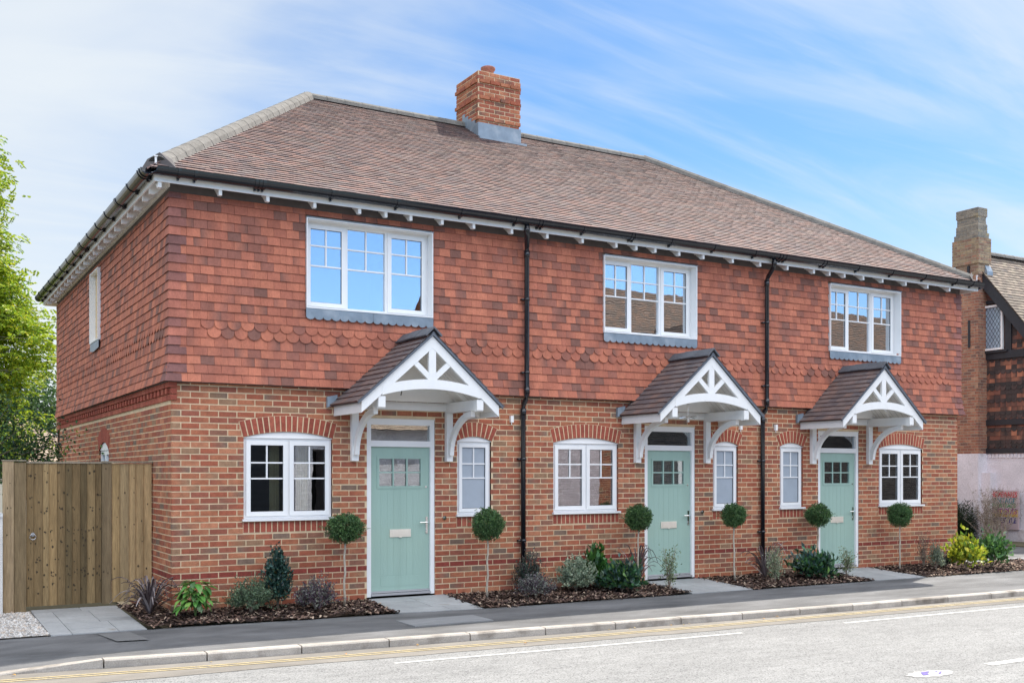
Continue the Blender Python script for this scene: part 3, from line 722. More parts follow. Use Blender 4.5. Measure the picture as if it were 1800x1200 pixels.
# ---- canopies
def canopy(xc, idx):
    py = .95; rz = 3.57; sl_ = .885; hw = 1.02
    top = lambda x: rz-sl_*abs(x)
    mb = MB()                                                        # tiles
    for sx in (-1, 1):
        P0 = Vector((xc+sx*1.07, -.03, top(1.07)+.045)) if sx < 0 else Vector((xc+1.07, -1.03, top(1.07)+.045))
        P1 = Vector((xc+sx*1.07, -1.03, P0.z)) if sx < 0 else Vector((xc+1.07, -.03, P0.z))
        Q0 = Vector((xc, P0.y, rz+.045)); Q1 = Vector((xc, P1.y, rz+.045))
        q = (Q0-P0); U = (P1-P0).normalized(); V = q.normalized(); Nn = U.cross(V); Nn = Nn if Nn.z > 0 else -Nn
        H = q.length; rows = []; v = -.02
        while v < H-.03: rows.append((v, 0, 1.0)); v += .122
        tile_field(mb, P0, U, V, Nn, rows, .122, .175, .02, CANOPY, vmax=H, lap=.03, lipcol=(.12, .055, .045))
        a, b = Vector((xc+sx*1.06, 0, top(1.06)+.03)), Vector((xc, 0, rz+.03))
        vv = [Vector((p.x, y, p.z+dz)) for dz in (-.02, .012) for p, y in ((a, -.01), (a, -1.015), (b, -1.015), (b, -.01))]
        mb.hexa(vv, (.10, .10, .11))
    ro = mb.build('canopy', m_canopy, house)
    mb = MB()                                                        # ridge tiles
    for k in range(3):
        y0, y1 = -1.05+.345*k, -1.05+.345*(k+1)+.012
        c = jit((.10, .105, .12), .1)
        pr = [(-.125, -.065), (-.1, -.035), (0, .055), (.1, -.035), (.125, -.065), (.11, -.08), (0, .03), (-.11, -.08)]
        k1 = 1.0-.02*k
        mb.prism([(xc+x*k1, rz+.075+z*k1+.006*(k % 2)) for x, z in pr], y0, min(y1, -.02), c)
    mb.build('ridge_tiles', m_canopy, ro)
    # verge: dark undercloak strip along both slopes
    mb = MB()
    for sx in (-1, 1):
        mb.prism([(xc+sx*1.075, top(1.075)+.008), (xc, rz+.008), (xc, rz+.062), (xc+sx*1.075, top(1.075)+.052)], -1.03, -1.0, (.11, .125, .15))
    mb.build('verge', m_canopy, ro)
    # gable frame
    mb = MB(); F = -1.0; K = -py
    for sx in (-1, 1):
        mb.prism([(xc+sx*hw, top(hw)), (xc+sx*.0, rz), (xc, rz-.158), (xc+sx*hw, top(hw)-.148)], F, K)
    mb.prism([(xc-.052, 2.95), (xc+.052, 2.95), (xc+.052, rz-.12), (xc-.052, rz-.12)], F+.003, K-.003)
    for sx in (-1, 1):                                               # struts
        x0, z0, x1, z1 = sx*.02, 3.00, sx*.30, 3.25; nx, nz = -(z1-z0), (x1-x0); l = math.hypot(nx, nz); nx, nz = nx/l*.036, nz/l*.036
        mb.prism([(xc+x0-nx, z0-nz), (xc+x1-nx, z1-nz), (xc+x1+nx, z1+nz), (xc+x0+nx, z0+nz)], F+.006, K-.006)
    lo = [(x, 2.757+.105*(1-(x/.73)**2)) for x in [-.73+1.46*k/16 for k in range(17)]]; hi = [(x, 2.885+.105*(1-(x/.73)**2)) for x in [-.73+1.46*k/16 for k in range(17)]]
    mb.prism([(xc+x, z) for x, z in lo]+[(xc+x, min(z, top(x)-.02)) for x, z in reversed(hi)], F-.003, K+.003)
    mb.build('gable_frame', m_white, ro)
    mb = MB()                                                        # side fascias and boarded underside
    for sx in (-1, 1):
        a, b = (xc-hw, xc-hw+.022) if sx < 0 else (xc+hw-.022, xc+hw)
        mb.box(a, b, K+.001, -.001, 2.52, 2.68)
    mb.box(xc-hw+.03, xc+hw-.03, -.03, -.001, 2.63, 2.745)
    mb.build('canopy_fascia', m_white, ro)
    mb = MB()
    for sx in (-1, 1):
        for k in range(9):
            y0, y1 = -py+.004+(py-.02)*k/9, -py+.004+(py-.02)*(k+1)/9-.004
            mb.add([(xc+sx*(hw-.03), y0, top(hw-.03)-.10), (xc+sx*(hw-.03), y1, top(hw-.03)-.10), (xc, y1, rz-.09), (xc, y0, rz-.09)], [(0, 1, 2, 3)])
        mb.prism([(xc+sx*(hw-.03), top(hw-.03)-.10), (xc, rz-.09), (xc, rz-.16), (xc+sx*(hw-.03), top(hw-.03)-.17)], -.5, -.45)
    mb.prism([(xc-.93, 2.746), (xc+.93, 2.746), (xc, rz-.10)], -.13, -.118)
    mb.build('canopy_soffit', m_soffit, ro)
    for sx in (-1, 1):                                               # brackets
        mb = MB(); x = xc+sx*.73; t = .05
        mb.box(x-t, x+t, -.07, -.001, 1.905, 2.60)
        mb.box(x-t, x+t, -py-.04, -.001, 2.602, 2.745)
        mb.prism_x([(-py-.04, 2.602), (-py+.04, 2.602), (-py+.04, 2.585), (-py-.02, 2.585)], x-t, x+t)
        pts = []; n = 14
        def arc(r0, off):
            # curve from the foot of the post up to the front of the arm
            return [(-.055-off*.2-(.70)*(1-math.cos(u))*.98, 2.02+(.575)*math.sin(u)) for u in [math.pi/2*k/n for k in range(n+1)]]
        A_ = []; B_ = []
        for k in range(n+1):
            u = math.pi/2*k/n; ys = -.06-.72*(1-math.cos(u)); zs = 1.99+.61*math.sin(u)
            dy, dz = -.72*math.sin(u), .61*math.cos(u); l = math.hypot(dy, dz) or 1; ny, nz = -dz/l, dy/l
            w = .05; A_.append((ys, zs)); B_.append((ys+ny*w*1.6, zs+nz*w*1.6))
        A_[-1] = (A_[-1][0], 2.601); B_ = [(y, min(z, 2.60)) for y, z in B_]
        mb.prism_x(A_+B_[::-1], x-t*.62, x+t*.62)
        mb.tube([(x, -.70, 2.598), (x, -.70, 2.57)], .012, 8)
        mb.build('bracket', m_white, ro)
    mb = MB()                                                        # lead where the canopy meets the wall
    for sx in (-1, 1):
        x = 1.085; z = top(x)
        mb = MB(); mb.prism([(xc+sx*(x+.045), z+.02), (xc+sx*(x+.045), z+.17), (xc+sx*(x-.10), z+.20), (xc+sx*(x-.10), z+.08)], -.05, -.001)
        mb.build('lead_flashing', m_lead, ro)
    if idx == 1:
        mb = MB()
        for k in range(10):
            a = k*math.pi/5; mb.tube([(xc-.03, -.45, 2.66), (xc-.03+.14*math.cos(a), -.45+.14*math.sin(a), 2.62+.03*(k % 2))], .007, 5)
        mb.tube([(xc-.03, -.45, 2.95), (xc-.03, -.45, 2.62)], .008, 6); mb.tube([(xc-.03, -.45, 2.62), (xc-.03, -.45, 2.56)], .03, 10)
        mb.build('porch_light', m_chrome, ro)
    if idx == 0:
        mb = MB(); mb.tube([(xc-.2, -.5, 2.95), (xc-.22, -.5, 2.88), (xc-.24, -.5, 2.80)], .006, 6); mb.build('cable', m_black, ro)
for i, c in enumerate(CAN): canopy(c, i)

# ================================================================== GROUND
def struct(o): o['kind'] = 'structure'; return o
m_soil = mat('verge_soil', (.10, .09, .05), .95, var=.3, vs=.4, var2=.3, vs2=20, bump=.5, bs=30)
mb = MB(); mb.add([(-400, -400, -.34), (400, -400, -.34), (400, 600, -.34), (-400, 600, -.34)], [(0, 1, 2, 3)]); struct(mb.build('ground', m_soil))
def asphalt(name, col, speck, contrast, dark=(.03, .03, .035), rough=.85, big=.12, bscale=.7, bump=.5):
    m = mat(name, col, rough, var=big, vs=bscale, var2=.14, vs2=5, vstretch=(.55, 1.6, 1), bump=bump, bs=speck, spec=.3); t = m.node_tree
    b = [n for n in t.nodes if n.type == 'BSDF_PRINCIPLED'][0]; src = b.inputs['Base Color'].links[0].from_socket
    tc = [n for n in t.nodes if n.type == 'TEX_COORD'][0]
    for sc, th, c in ((speck, contrast, dark), (speck*.75, contrast+.07, (.40, .40, .39))):
        vo = t.nodes.new('ShaderNodeTexNoise'); vo.inputs['Scale'].default_value = sc; vo.inputs['Detail'].default_value = 3; vo.inputs['Roughness'].default_value = .7
        t.links.new(tc.outputs['Object'], vo.inputs['Vector'])
        mr = t.nodes.new('ShaderNodeMapRange'); mr.inputs[1].default_value = th; mr.inputs[2].default_value = th+.12; mr.inputs[4].default_value = .8
        t.links.new(vo.outputs[0], mr.inputs[0])
        mx = t.nodes.new('ShaderNodeMix'); mx.data_type = 'RGBA'; t.links.new(mr.outputs[0], mx.inputs[0]); t.links.new(src, mx.inputs[6]); mx.inputs[7].default_value = (*c, 1); src = mx.outputs[2]
    t.links.new(src, b.inputs['Base Color']); return m
m_road = asphalt('road_surface', (.245, .247, .245), 62, .51)
m_gut = asphalt('old_asphalt', (.20, .185, .165), 120, .60, big=.2)
m_pave = asphalt('pavement_asphalt', (.132, .133, .136), 140, .64, big=.38, bscale=1.3)
m_kerb = mat('kerb_concrete', attr=True, rough=.85, var=.14, vs=4, var2=.25, vs2=90, bump=.5, bs=120, stain=((.13, .11, .09), 2.6, .54, .74))
K = [(-40, -1.2), (-12, -1.6), (-5, -2.32), (-3, -2.52), (-2.18, -2.60), (-1.3, -2.70), (-.3, -2.81), (1.9, -2.955), (5.7, -3.18), (8.1, -3.32), (12.4, -3.42), (20, -3.52), (60, -3.9)]
def lerp(tab, x):
    for (a, p), (b, q) in zip(tab, tab[1:]):
        if x <= b: return p+(q-p)*(x-a)/(b-a)
    return tab[-1][1]
ky = lambda x: lerp(K, x)
kz = lambda x: lerp([(-60, -.19), (-2.3, -.19), (-1.25, -.112), (60, -.112)], x)
RZ = -.20
mb = MB(); xs = [x for x, _ in K]
xs = sorted(set(xs+[i*1.0 for i in range(-20, 30)]))
for a, b in zip(xs, xs[1:]): mb.add([(a, -11.2, RZ), (b, -11.2, RZ), (b, ky(b)+.05, RZ), (a, ky(a)+.05, RZ)], [(0, 1, 2, 3)])
road = struct(mb.build('road', m_road))
EDG = [(-40, -2.0), (-12, -2.4), (-5, -3.15), (-1.28, -3.47), (-.2, -3.49), (.95, -3.54), (5.3, -3.79), (11.8, -3.94), (60, -4.5)]
mb = MB()
def wob(x): return .012*math.sin(x*3.1)+.008*math.sin(x*9.7)
xx = [-40, -20, -12]+[-8+.25*i for i in range(120)]+[30, 60]
for a, b in zip(xx, xx[1:]): mb.add([(a, lerp(EDG, a)+wob(a), RZ+.004), (b, lerp(EDG, b)+wob(b), RZ+.004), (b, ky(b)+.03, RZ+.004), (a, ky(a)+.03, RZ+.004)], [(0, 1, 2, 3)])
struct(mb.build('road_edge', m_gut))
m_yel = mat('yellow_road_paint', (.46, .37, .19), .8, var=.2, vs=8, var2=.3, vs2=60, stain=((.25, .22, .18), 30, .56, .68))
m_wline = mat('white_road_paint', (.56, .56, .54), .7, var=.1, vs=8, stain=((.42, .42, .40), 34, .6, .7))
YL = [(-40, -1.65), (-12, -2.05), (-5, -2.65), (-2.2, -2.93), (-.36, -3.14), (1.05, -3.25), (5.5, -3.49), (12.2, -3.68), (60, -4.2)]
def stripe(tab, off, w, x0, x1, z, step=.3):
    mb = MB(); n = int((x1-x0)/step)
    P = [x0+(x1-x0)*i/n for i in range(n+1)]
    for a, b in zip(P, P[1:]): mb.add([(a, lerp(tab, a)+off-w/2, z), (b, lerp(tab, b)+off-w/2, z), (b, lerp(tab, b)+off+w/2, z), (a, lerp(tab, a)+off+w/2, z)], [(0, 1, 2, 3)])
    return mb
struct(stripe(YL,   .045, .032, -12, 40, RZ+.008).build('yellow_line', m_yel)); struct(stripe(YL, -.045, .032, -12, 40, RZ+.008).build('yellow_line', m_yel))
WL = [(1.3, -3.89), (3.4, -4.02), (5.83, -4.12), (7.6, -4.15), (11.3, -4.24), (60, -5.1)]
struct(stripe(WL, 0, .055, 1.35, 5.83, RZ+.004).build('white_line', m_wline)); struct(stripe(WL, 0, .055, 7.55, 16, RZ+.004).build('white_line', m_wline))
for x in (6.5, 12.0, 17.5): struct(stripe([(0, -6.985), (60, -6.99)], -.0, .11, x, x+4.0, RZ+.004).build('white_line', m_wline))
# painted patch with small purple survey marks on the road
mb = MB(); n = 22
mb.add([(5.58+.30*math.cos(2*math.pi*k/n)*(1+.12*math.sin(k*2.1)), -7.02+.13*math.sin(2*math.pi*k/n)*(1+.22*math.sin(k*3.3)), RZ+.004) for k in range(n)], [tuple(range(n))])
struct(mb.build('road_marking', mat('worn_white_paint', (.34, .34, .335), .8, var=.2, vs=20)))
m_pur = mat('purple_paint', (.10, .07, .35), .7)
mb = MB(); z = RZ+.008
for q in ([(5.44, -7.05), (5.52, -7.05), (5.58, -6.98), (5.50, -6.98)], [(5.50, -6.975), (5.62, -6.975), (5.66, -6.94), (5.54, -6.94)], [(5.62, -7.08), (5.65, -7.08), (5.76, -7.01), (5.73, -7.01)], [(5.68, -7.0), (5.71, -7.0), (5.73, -6.98), (5.70, -6.98)]):
    mb.add([(x, y, z) for x, y in q], [(0, 1, 2, 3)])
struct(mb.build('survey_marks', m_pur))
# kerb stones
mb = MB(); x = -14.1
while x < 34:
    x1 = x+.985; g = .006; c = jit((.38, .35, .315), .14)
    y0, y1, z0, z1 = ky(x+g), ky(x1-g), kz(x+g), kz(x1-g); ch_ = .015
    f = lambda X, Y, Z: (X, Y, Z)
    prof0 = [(x+g, y0, RZ-.05), (x+g, y0, z0-ch_), (x+g, y0+ch_, z0), (x+g, y0+.135, z0), (x+g, y0+.135, RZ-.05)]
    prof1 = [(x1-g, y1+(p[1]-y0), (p[2]-z0+z1 if p[2] > RZ else p[2])) for p in prof0]
    mb.add(prof0+prof1, [(i, 5+i, 5+(i+1) % 5, (i+1) % 5) for i in range(5)]+[(4, 3, 2, 1, 0), (5, 6, 7, 8, 9)], c)
    x += .985+.003
struct(mb.build('kerb', m_kerb))
BL = [(-40, -.85), (-1.5, -.89), (.2, -.92), (1.56, -1.05), (2.7, -1.08), (4, -1.20), (7.6, -1.25), (11.5, -1.29), (15.4, -1.35), (60, -1.8)]
by = lambda x: lerp(BL, x)
mb = MB()
xx = [-40, -20, -12]+[-8+.5*i for i in range(60)]+[30, 60]
for a, b in zip(xx, xx[1:]):
    za, zb_ = kz(a)-.004, kz(b)-.004
    mb.add([(a, ky(a)+.13, za), (b, ky(b)+.13, zb_), (b, ky(b)+.55, -.116), (a, ky(a)+.55, -.116)], [(0, 1, 2, 3)])
    mb.add([(a, ky(a)+.55, -.116), (b, ky(b)+.55, -.116), (b, 14 if a > 15.9 else by(b)+.02, -.10), (a, 14 if a > 15.9 else by(a)+.02, -.10)], [(0, 1, 2, 3)])
struct(mb.build('pavement', m_pave))
mb = MB(); 
for a, b in zip(xx, xx[1:]): mb.add([(a, -16.5, -.10), (b, -16.5, -.10), (b, -11.2, -.10), (a, -11.2, -.10)], [(0, 1, 2, 3)]); mb.add([(a, -11.2, -.10), (b, -11.2, -.10), (b, -11.2, RZ-.02), (a, -11.2, RZ-.02)], [(0, 1, 2, 3)], (1, 1, 1))
struct(mb.build('far_pavement', m_pave))
# patches let into the pavement
m_patch = asphalt('concrete_patch', (.24, .245, .25), 120, .64, big=.08)
mb = MB(); mb.box(2.36, 3.44, -2.22, -1.66, -.12, -.1); o = mb.build('access_cover', m_patch); o['label'] = 'pale rectangular inspection cover let into the pavement before the first door'; o['category'] = 'cover'
mb = MB(); mb.add([(-1.05, -.98, -.0955), (-.70, -.99, -.0955), (-.62, -1.70, -.0955), (-.95, -1.66, -.0955)], [(0, 1, 2, 3)]); struct(mb.build('pavement_patch', asphalt('worn_asphalt', (.19, .19, .19), 120, .64, big=.25)))
# flagstones
m_slab = mat('sandstone', attr=True, rough=.7, var=.12, vs=3, var2=.08, vs2=30, bump=.3, bs=25, spec=.35, stain=((.22, .19, .15), 3.2, .66, .78))
def flags(x0, x1, yb, yf, zb, zf, lay, name='paving'):
    mb = MB(); zz = lambda y: zb+(zf-zb)*(y-yb)/(yf(x0)-yb)
    for (u0, u1, v0, v1) in lay:
        g = .004; X0, X1 = x0+(x1-x0)*u0+g, x0+(x1-x0)*u1-g
        def Y(X, v): return yb+(yf(X)-yb)*v
        c = jit((.33, .34, .345), .10)
        P = [(X0, Y(X0, v0)-g), (X1, Y(X1, v0)-g), (X1, Y(X1, v1)+g), (X0, Y(X0, v1)+g)]
        mb.add([(x, y, zz(y)-.03) for x, y in P]+[(x, y, zz(y)) for x, y in P], [(4, 7, 6, 5), (0, 4, 5, 1), (1, 5, 6, 2), (2, 6, 7, 3), (3, 7, 4, 0)], c)
    P = [(x0, yb), (x1, yb), (x1, yf(x1)), (x0, yf(x0))]
    mb.add([(x, y, zz(y)-.014) for x, y in P], [(0, 1, 2, 3)], (.10, .09, .08))
    return struct(mb.build(name, m_slab))
flags(-1.53, -.48, 1.12, by, -.03, -.088, [(0, .55, 0, .14), (.55, 1, 0, .14), (0, .22, .14, .55), (.22, .62, .14, .36), (.62, 1, .14, .50), (.22, .62, .36, .62), (0, .22, .55, 1), (.22, .7, .62, .84), (.62, 1, .5, .62), (.7, 1, .62, 1), (.22, .7, .84, 1)])
flags(2.66, 3.87, -.002, lambda x: by(x), -.02, -.088, [(0, .5, 0, .3), (.5, 1, 0, .45), (0, .5, .3, .72), (.5, 1, .45, .72), (0, .62, .72, 1), (.62, 1, .72, 1)])
flags(7.45, 8.68, -.002, lambda x: by(x), -.02, -.088, [(0, .45, 0, .5), (.45, 1, 0, .35), (.45, 1, .35, .7), (0, .45, .5, 1), (.45, 1, .7, 1)])
flags(11.42, 12.72, -.002, lambda x: by(x), -.02, -.088, [(0, .6, 0, .4), (.6, 1, 0, .6), (0, .6, .4, 1), (.6, 1, .6, 1)])
# bark mulch beds: a mounded base with thousands of chips
BEDS = [(-.48, 2.65), (3.88, 7.44), (8.69, 11.41), (12.73, 16.9)]
def mz(x, y):
    f = max(0, min(1, -y/1.2)); return -.012-.06*f+.012*math.sin(x*5+y*3)*math.sin(y*7-x*2)
m_mulch = mat('bark_mulch', attr=True, rough=.9, var=.3, vs=30, bump=.6, bs=60, spec=.2)
mb = MB(); C = []; 
def bedback(x): return 1.1 if x < -.01 else (4.5 if x > 15.36 else -.0)
for x0, x1 in BEDS:
    n = int((x1-x0)/.15)
    for i in range(n):
        a, b = x0+(x1-x0)*i/n, x0+(x1-x0)*(i+1)/n; yb = bedback((a+b)/2) if (a+b)/2 < 15.36 else -.2; m = 10
        for k in range(m):
            Ya = lambda x, q: yb+(by(x)-.0-yb)*q/m
            P = [(a, Ya(a, k)), (b, Ya(b, k)), (b, Ya(b, k+1)), (a, Ya(a, k+1))]
            mb.add([(x, y, mz(x, min(y, 0))-.01 if k or y < 0 else -.03) for x, y in P], [(0, 3, 2, 1)], (.045, .028, .020))
    k = int((x1-x0)*1150*(1.0 if x0 < 12 else .8))
    for _ in range(k):
        x = random.uniform(x0, x1); yb = bedback(x) if x < 15.36 else -.2; y = random.uniform(by(x)+.01, yb-.01)
        if random.random() < .03: y = by(x)-abs(random.gauss(0, .03))
        if random.random() < .02 and x0 > 0: x = x0-abs(random.gauss(0, .05)) if random.random() < .5 else x1+abs(random.gauss(0, .05)); y = min(y, -.05)
        C.append((x, y))
pal = [(.09, .055, .045), (.14, .085, .065), (.05, .032, .028), (.24, .16, .12), (.38, .29, .22), (.035, .023, .02), (.12, .08, .07), (.03, .02, .018)]
for x, y in C:
    a = random.uniform(0, 6.28); l = random.uniform(.012, .040); w = random.uniform(.005, .014); tl = random.uniform(-.55, .55)
    z = mz(x, min(y, 0))+random.uniform(-.006, .008); dx, dy = math.cos(a), math.sin(a); px_, py_ = -dy*w, dx*w; dz = l*tl; rz_ = random.uniform(-.6, .6)*w
    c = jit(random.choice(pal), .25)
    mb.add([(x-dx*l-px_, y-dy*l-py_, z-dz-rz_), (x-dx*l+px_, y-dy*l+py_, z-dz+rz_), (x+dx*l+px_, y+dy*l+py_, z+dz+rz_), (x+dx*l-px_, y+dy*l-py_, z+dz-rz_)], [(0, 1, 2, 3)], c)
o = mb.build('bark_mulch', m_mulch); o['kind'] = 'stuff'; o['label'] = 'dark brown bark mulch spread over the front beds'; o['category'] = 'mulch'
# gravel by the gate
mb = MB(); mb.add([(-6, by(-6), -.085), (-1.535, by(-1.5), -.085), (-1.535, 1.12, -.05), (-6, 1.12, -.05)], [(0, 1, 2, 3)], (.35, .33, .31))
for _ in range(5200):
    x = random.uniform(-2.7, -1.54); y = random.uniform(by(x)+.01, 1.1); f = (1.12-y)/2.0; z = -.05-.035*f; s = random.uniform(.006, .018)*(1.8 if random.random() < .03 else 1)
    c = jit(random.choice([(.55, .53, .50), (.42, .40, .38), (.62, .60, .57), (.30, .28, .26), (.48, .40, .33)]), .1)
    r = [s*random.uniform(.7, 1.2) for _ in range(5)]; a0 = random.uniform(0, 6)
    mb.add([(x+r[k]*math.cos(a0+k*1.257), y+r[k]*math.sin(a0+k*1.257), z+s*.3*random.uniform(.2, 1)) for k in range(5)]+[(x, y, z+s*.9)], [(k, (k+1) % 5, 5) for k in range(5)], c)
o = mb.build('gravel', mat('gravel', attr=True, rough=.9)); o['kind'] = 'stuff'; o['label'] = 'pale loose gravel and debris beside the gate path'; o['category'] = 'gravel'

# ================================================================== GATE, FENCE, LEFT WALL
FY = 1.15
WOOD = [((.27, .18, .085), 3), ((.20, .135, .065), 3), ((.34, .235, .115), 2), ((.14, .10, .05), 2)]
WARM = [((.40, .275, .14), 3), ((.31, .21, .10), 2), ((.36, .26, .14), 1)]
def knots(mb, x0, x1, y, z0, z1, n, c=(.05, .035, .02)):
    for _ in range(n):
        x, z = random.uniform(x0+.012, x1-.012), random.uniform(z0, z1); rx, rz = random.uniform(.004, .009), random.uniform(.006, .016)
        mb.add([(x+rx*math.cos(k*math.pi/4), y, z+rz*math.sin(k*math.pi/4)) for k in range(8)], [tuple(range(8))], c)
def boards(mb, x0, x1, z0, z1, y, pal, wd=.098, kn=5, rows=None):
    n = max(1, round((x1-x0)/wd)); e = [x0+(x1-x0)*i/n+(random.uniform(-.012, .012) if 0 < i < n else 0) for i in range(n+1)]
    for i in range(n):
        a, b = e[i]+.0015, e[i+1]-.0015+.0; c = jit(pick(pal), .16); c2 = tuple(q*.8 for q in c)
        mb.add([(a, y, z0), (b, y-.014, z0), (b, y-.014, z1), (a, y, z1), (a, y+.02, z0), (b, y+.02, z0), (b, y+.02, z1), (a, y+.02, z1)],
               [(0, 1, 2, 3), (1, 5, 6, 2), (4, 0, 3, 7), (3, 2, 6, 7), (4, 5, 1, 0)], [c, c2, c2, c, c, c, c, c])
        for _ in range(kn):
            x, z = random.uniform(a+.012, b-.012), (random.uniform(z0+.05, z1-.05) if not rows else random.choice(rows)+random.gauss(0, .035))
            rx, rz = random.uniform(.005, .013), random.uniform(.007, .019); yy = y-.014*(x-a)/(b-a)-.0015
            mb.add([(x+rx*math.cos(k*math.pi/4), yy-.014*rx*math.cos(k*math.pi/4)/(b-a), z+rz*math.sin(k*math.pi/4)) for k in range(8)], [tuple(range(8))], (.055, .04, .025))
g = empty('timber_gate', 'tall close-boarded timber gate with black ring handle', 'gate', (-1.1, FY, 0))
def under(mb, name, m, par):
    o = mb.build(name, m, par); o.matrix_parent_inverse = Matrix.Translation(-par.location); return o
mb = MB(); boards(mb, -1.575, -.66, .015, 1.862, FY, WOOD, .088, 14, [1.72, 1.45, 1.25, 1.0, .98, .82, .6, .45, .42, .25]); under(mb, 'boards', m_wood, g)
mb = MB(); mb.box(-1.575, -.66, FY-.02, FY+.05, 1.864, 1.887, (.28, .24, .18)); under(mb, 'top_cap', m_wood, g)
mb = MB()
for z in (.3, .95, 1.6): mb.box(-1.56, -.67, FY+.022, FY+.06, z, z+.09, (.2, .15, .09))
under(mb, 'rail', m_wood, g)
mb = MB(); cx, cz = -1.50, .945
mb.tube([(cx+.036*math.sin(2*math.pi*k/16), FY-.035, cz-.03+.036*math.cos(2*math.pi*k/16)) for k in range(17)], .005, 6)
mb.tube([(cx, FY-.01, cz), (cx, FY-.03, cz)], .024, 12); under(mb, 'ring_handle', mat('galvanised', (.42, .43, .45), .4, metal=.8), g)
f = empty('fence_panel', 'narrow timber fence panel between the gate and the brick corner', 'fence', (-.33, FY, 0))
mb = MB(); boards(mb, -.53, -.02, .015, 1.862, FY-.02, WARM, .095, 3); under(mb, 'boards', m_wood, f)
mb = MB(); mb.box(-.655, -.535, FY-.03, FY+.05, .0, 1.872, (.19, .14, .08)); knots(mb, -.655, -.535, FY-.0315, .1, 1.8, 3); under(mb, 'post', m_wood, f)
mb = MB(); mb.box(-.655, -.0, FY-.05, FY+.05, 1.874, 1.897, (.27, .23, .17)); under(mb, 'top_cap', m_wood, f)
mb = MB()
for z in (.3, .95, 1.6): mb.box(-.53, -.02, FY+.022, FY+.06, z, z+.09, (.2, .15, .09))
under(mb, 'rail', m_wood, f)
mb = MB(); mb.box(-1.85, -1.725, FY-.05, FY+.05, -.05, 1.89, (.34, .25, .15)); mb.box(-1.72, -1.58, FY-.035, FY+.05, -.05, 1.875, (.20, .145, .08))
mb.box(-1.86, -1.578, FY-.06, FY+.06, 1.891, 1.905, (.27, .23, .17))
knots(mb, -1.84, -1.74, FY-.052, .1, 1.8, 4)
o = mb.build('gate_post', m_wood); o['label'] = 'pale timber post pair that the gate closes against, at the left'; o['category'] = 'post'
m_render = mat('pebbledash', (.66, .63, .60), .95, var=.12, vs=3, var2=.2, vs2=70, bump=1, bs=70)
mb = MB(); mb.box(-6, -1.862, 1.0, 1.35, -.2, 1.18)
# coping
o = mb.build('rendered_wall', m_render); o['label'] = 'low white pebble-dashed wall left of the gate post'; o['category'] = 'wall'
mb = MB(); mb.box(-6.0, -1.862, .98, 1.37, 1.182, 1.23); q = mb.build('coping', m_kerb, o)

# ================================================================== PLANTS
def rnd_dir(n):
    d = rng.normal(size=(n, 3)); return d/np.linalg.norm(d, axis=1)[:, None]
def cols(pal, n, v=.18):
    p = np.array([c for c, _ in pal]); w = np.array([w for _, w in pal], float); k = rng.choice(len(p), n, p=w/w.sum())
    return p[k]*(1+rng.uniform(-v, v, (n, 1)))
def topiary(x, y, base, bot, top, w, label):
    t = empty('topiary_tree', label, 'topiary', (x, y, base), rz=random.uniform(0, 6), group='ball-headed topiary trees along the front beds')
    t.rotation_euler = (random.uniform(-.02, .02), random.uniform(-.02, .02), t.rotation_euler.z)
    h = top-bot; cz = (top+bot)/2-base; rx, rz_ = w/2*random.uniform(.80, .88), h/2*random.uniform(.86, .96)
    mb = MB(); mb.tube([(.006*math.sin(i*2.1+x), .006*math.cos(i*1.7+x), (bot-base+.05)*i/8) for i in range(9)], [.017-.0006*i for i in range(9)], 8)
    mb.build('trunk', m_palebark, t, smooth=True)
    k0 = 900; per = 11; d0 = rnd_dir(k0); d = np.repeat(d0, per, 0); n = len(d); rr = rng.uniform(.25, 1.04, n)**.5*np.repeat(rng.uniform(.90, 1.07, k0), per); tone = np.repeat(rng.uniform(.6, 1.5, k0), per)
    bumpy = 1+.09*np.sin(d[:, 0]*5+x*3)*np.cos(d[:, 2]*4+x*2)+.05*np.sin(d[:, 1]*9+x)
    c = d*rr[:, None]*bumpy[:, None]*np.array([rx, rx, rz_])+np.array([0, 0, cz])+rng.normal(0, .008, (n, 3))
    dd = d*.55+rng.normal(0, .75, (n, 3))+np.array([0, 0, .25])
    k = 22; sx = rnd_dir(k); sx[:, 2] = abs(sx[:, 2])*.8-.2                # stray shoots
    sc = []; sdn = []
    for i in range(k):
        for j in range(7):
            sc.append(sx[i]*np.array([rx, rx, rz_])*(.95+.045*j*(1+(i % 3)*.6))+np.array([0, 0, cz+.006*j])); sdn.append(sx[i]+rng.normal(0, .5, 3))
    c = np.vstack([c, sc]); dd = np.vstack([dd, sdn]); n = len(c); tone = np.concatenate([tone, np.ones(n-len(tone))])[:, None]
    leaves('crown', c, dd, rng.uniform(.018, .032, n), rng.uniform(.010, .017, n), cols([((.085, .17, .06), 4), ((.055, .12, .05), 4), ((.13, .24, .08), 2.5), ((.19, .30, .11), 1)], n)*tone, m_leaf, t)
topiary(2.16, -.42, -.03, .78, 1.22, .56, 'ball-headed topiary tree under the right edge of the two-light window, left of the first door')
topiary(4.30, -.50, -.04, .75, 1.24, .54, 'ball-headed topiary tree in front of the small window between first door and drainpipe')
topiary(7.06, -.40, -.03, .82, 1.25, .50, 'ball-headed topiary tree overlapping the left jamb of the middle door')
topiary(8.98, -.50, -.04, .83, 1.25, .47, 'ball-headed topiary tree between the middle door and the second drainpipe')
topiary(11.06, -.35, -.03, .79, 1.20, .49, 'ball-headed topiary tree just left of the third door, above a laurel')
topiary(13.07, -.45, -.04, .73, 1.19, .51, 'ball-headed topiary tree in front of the far right two-light window')
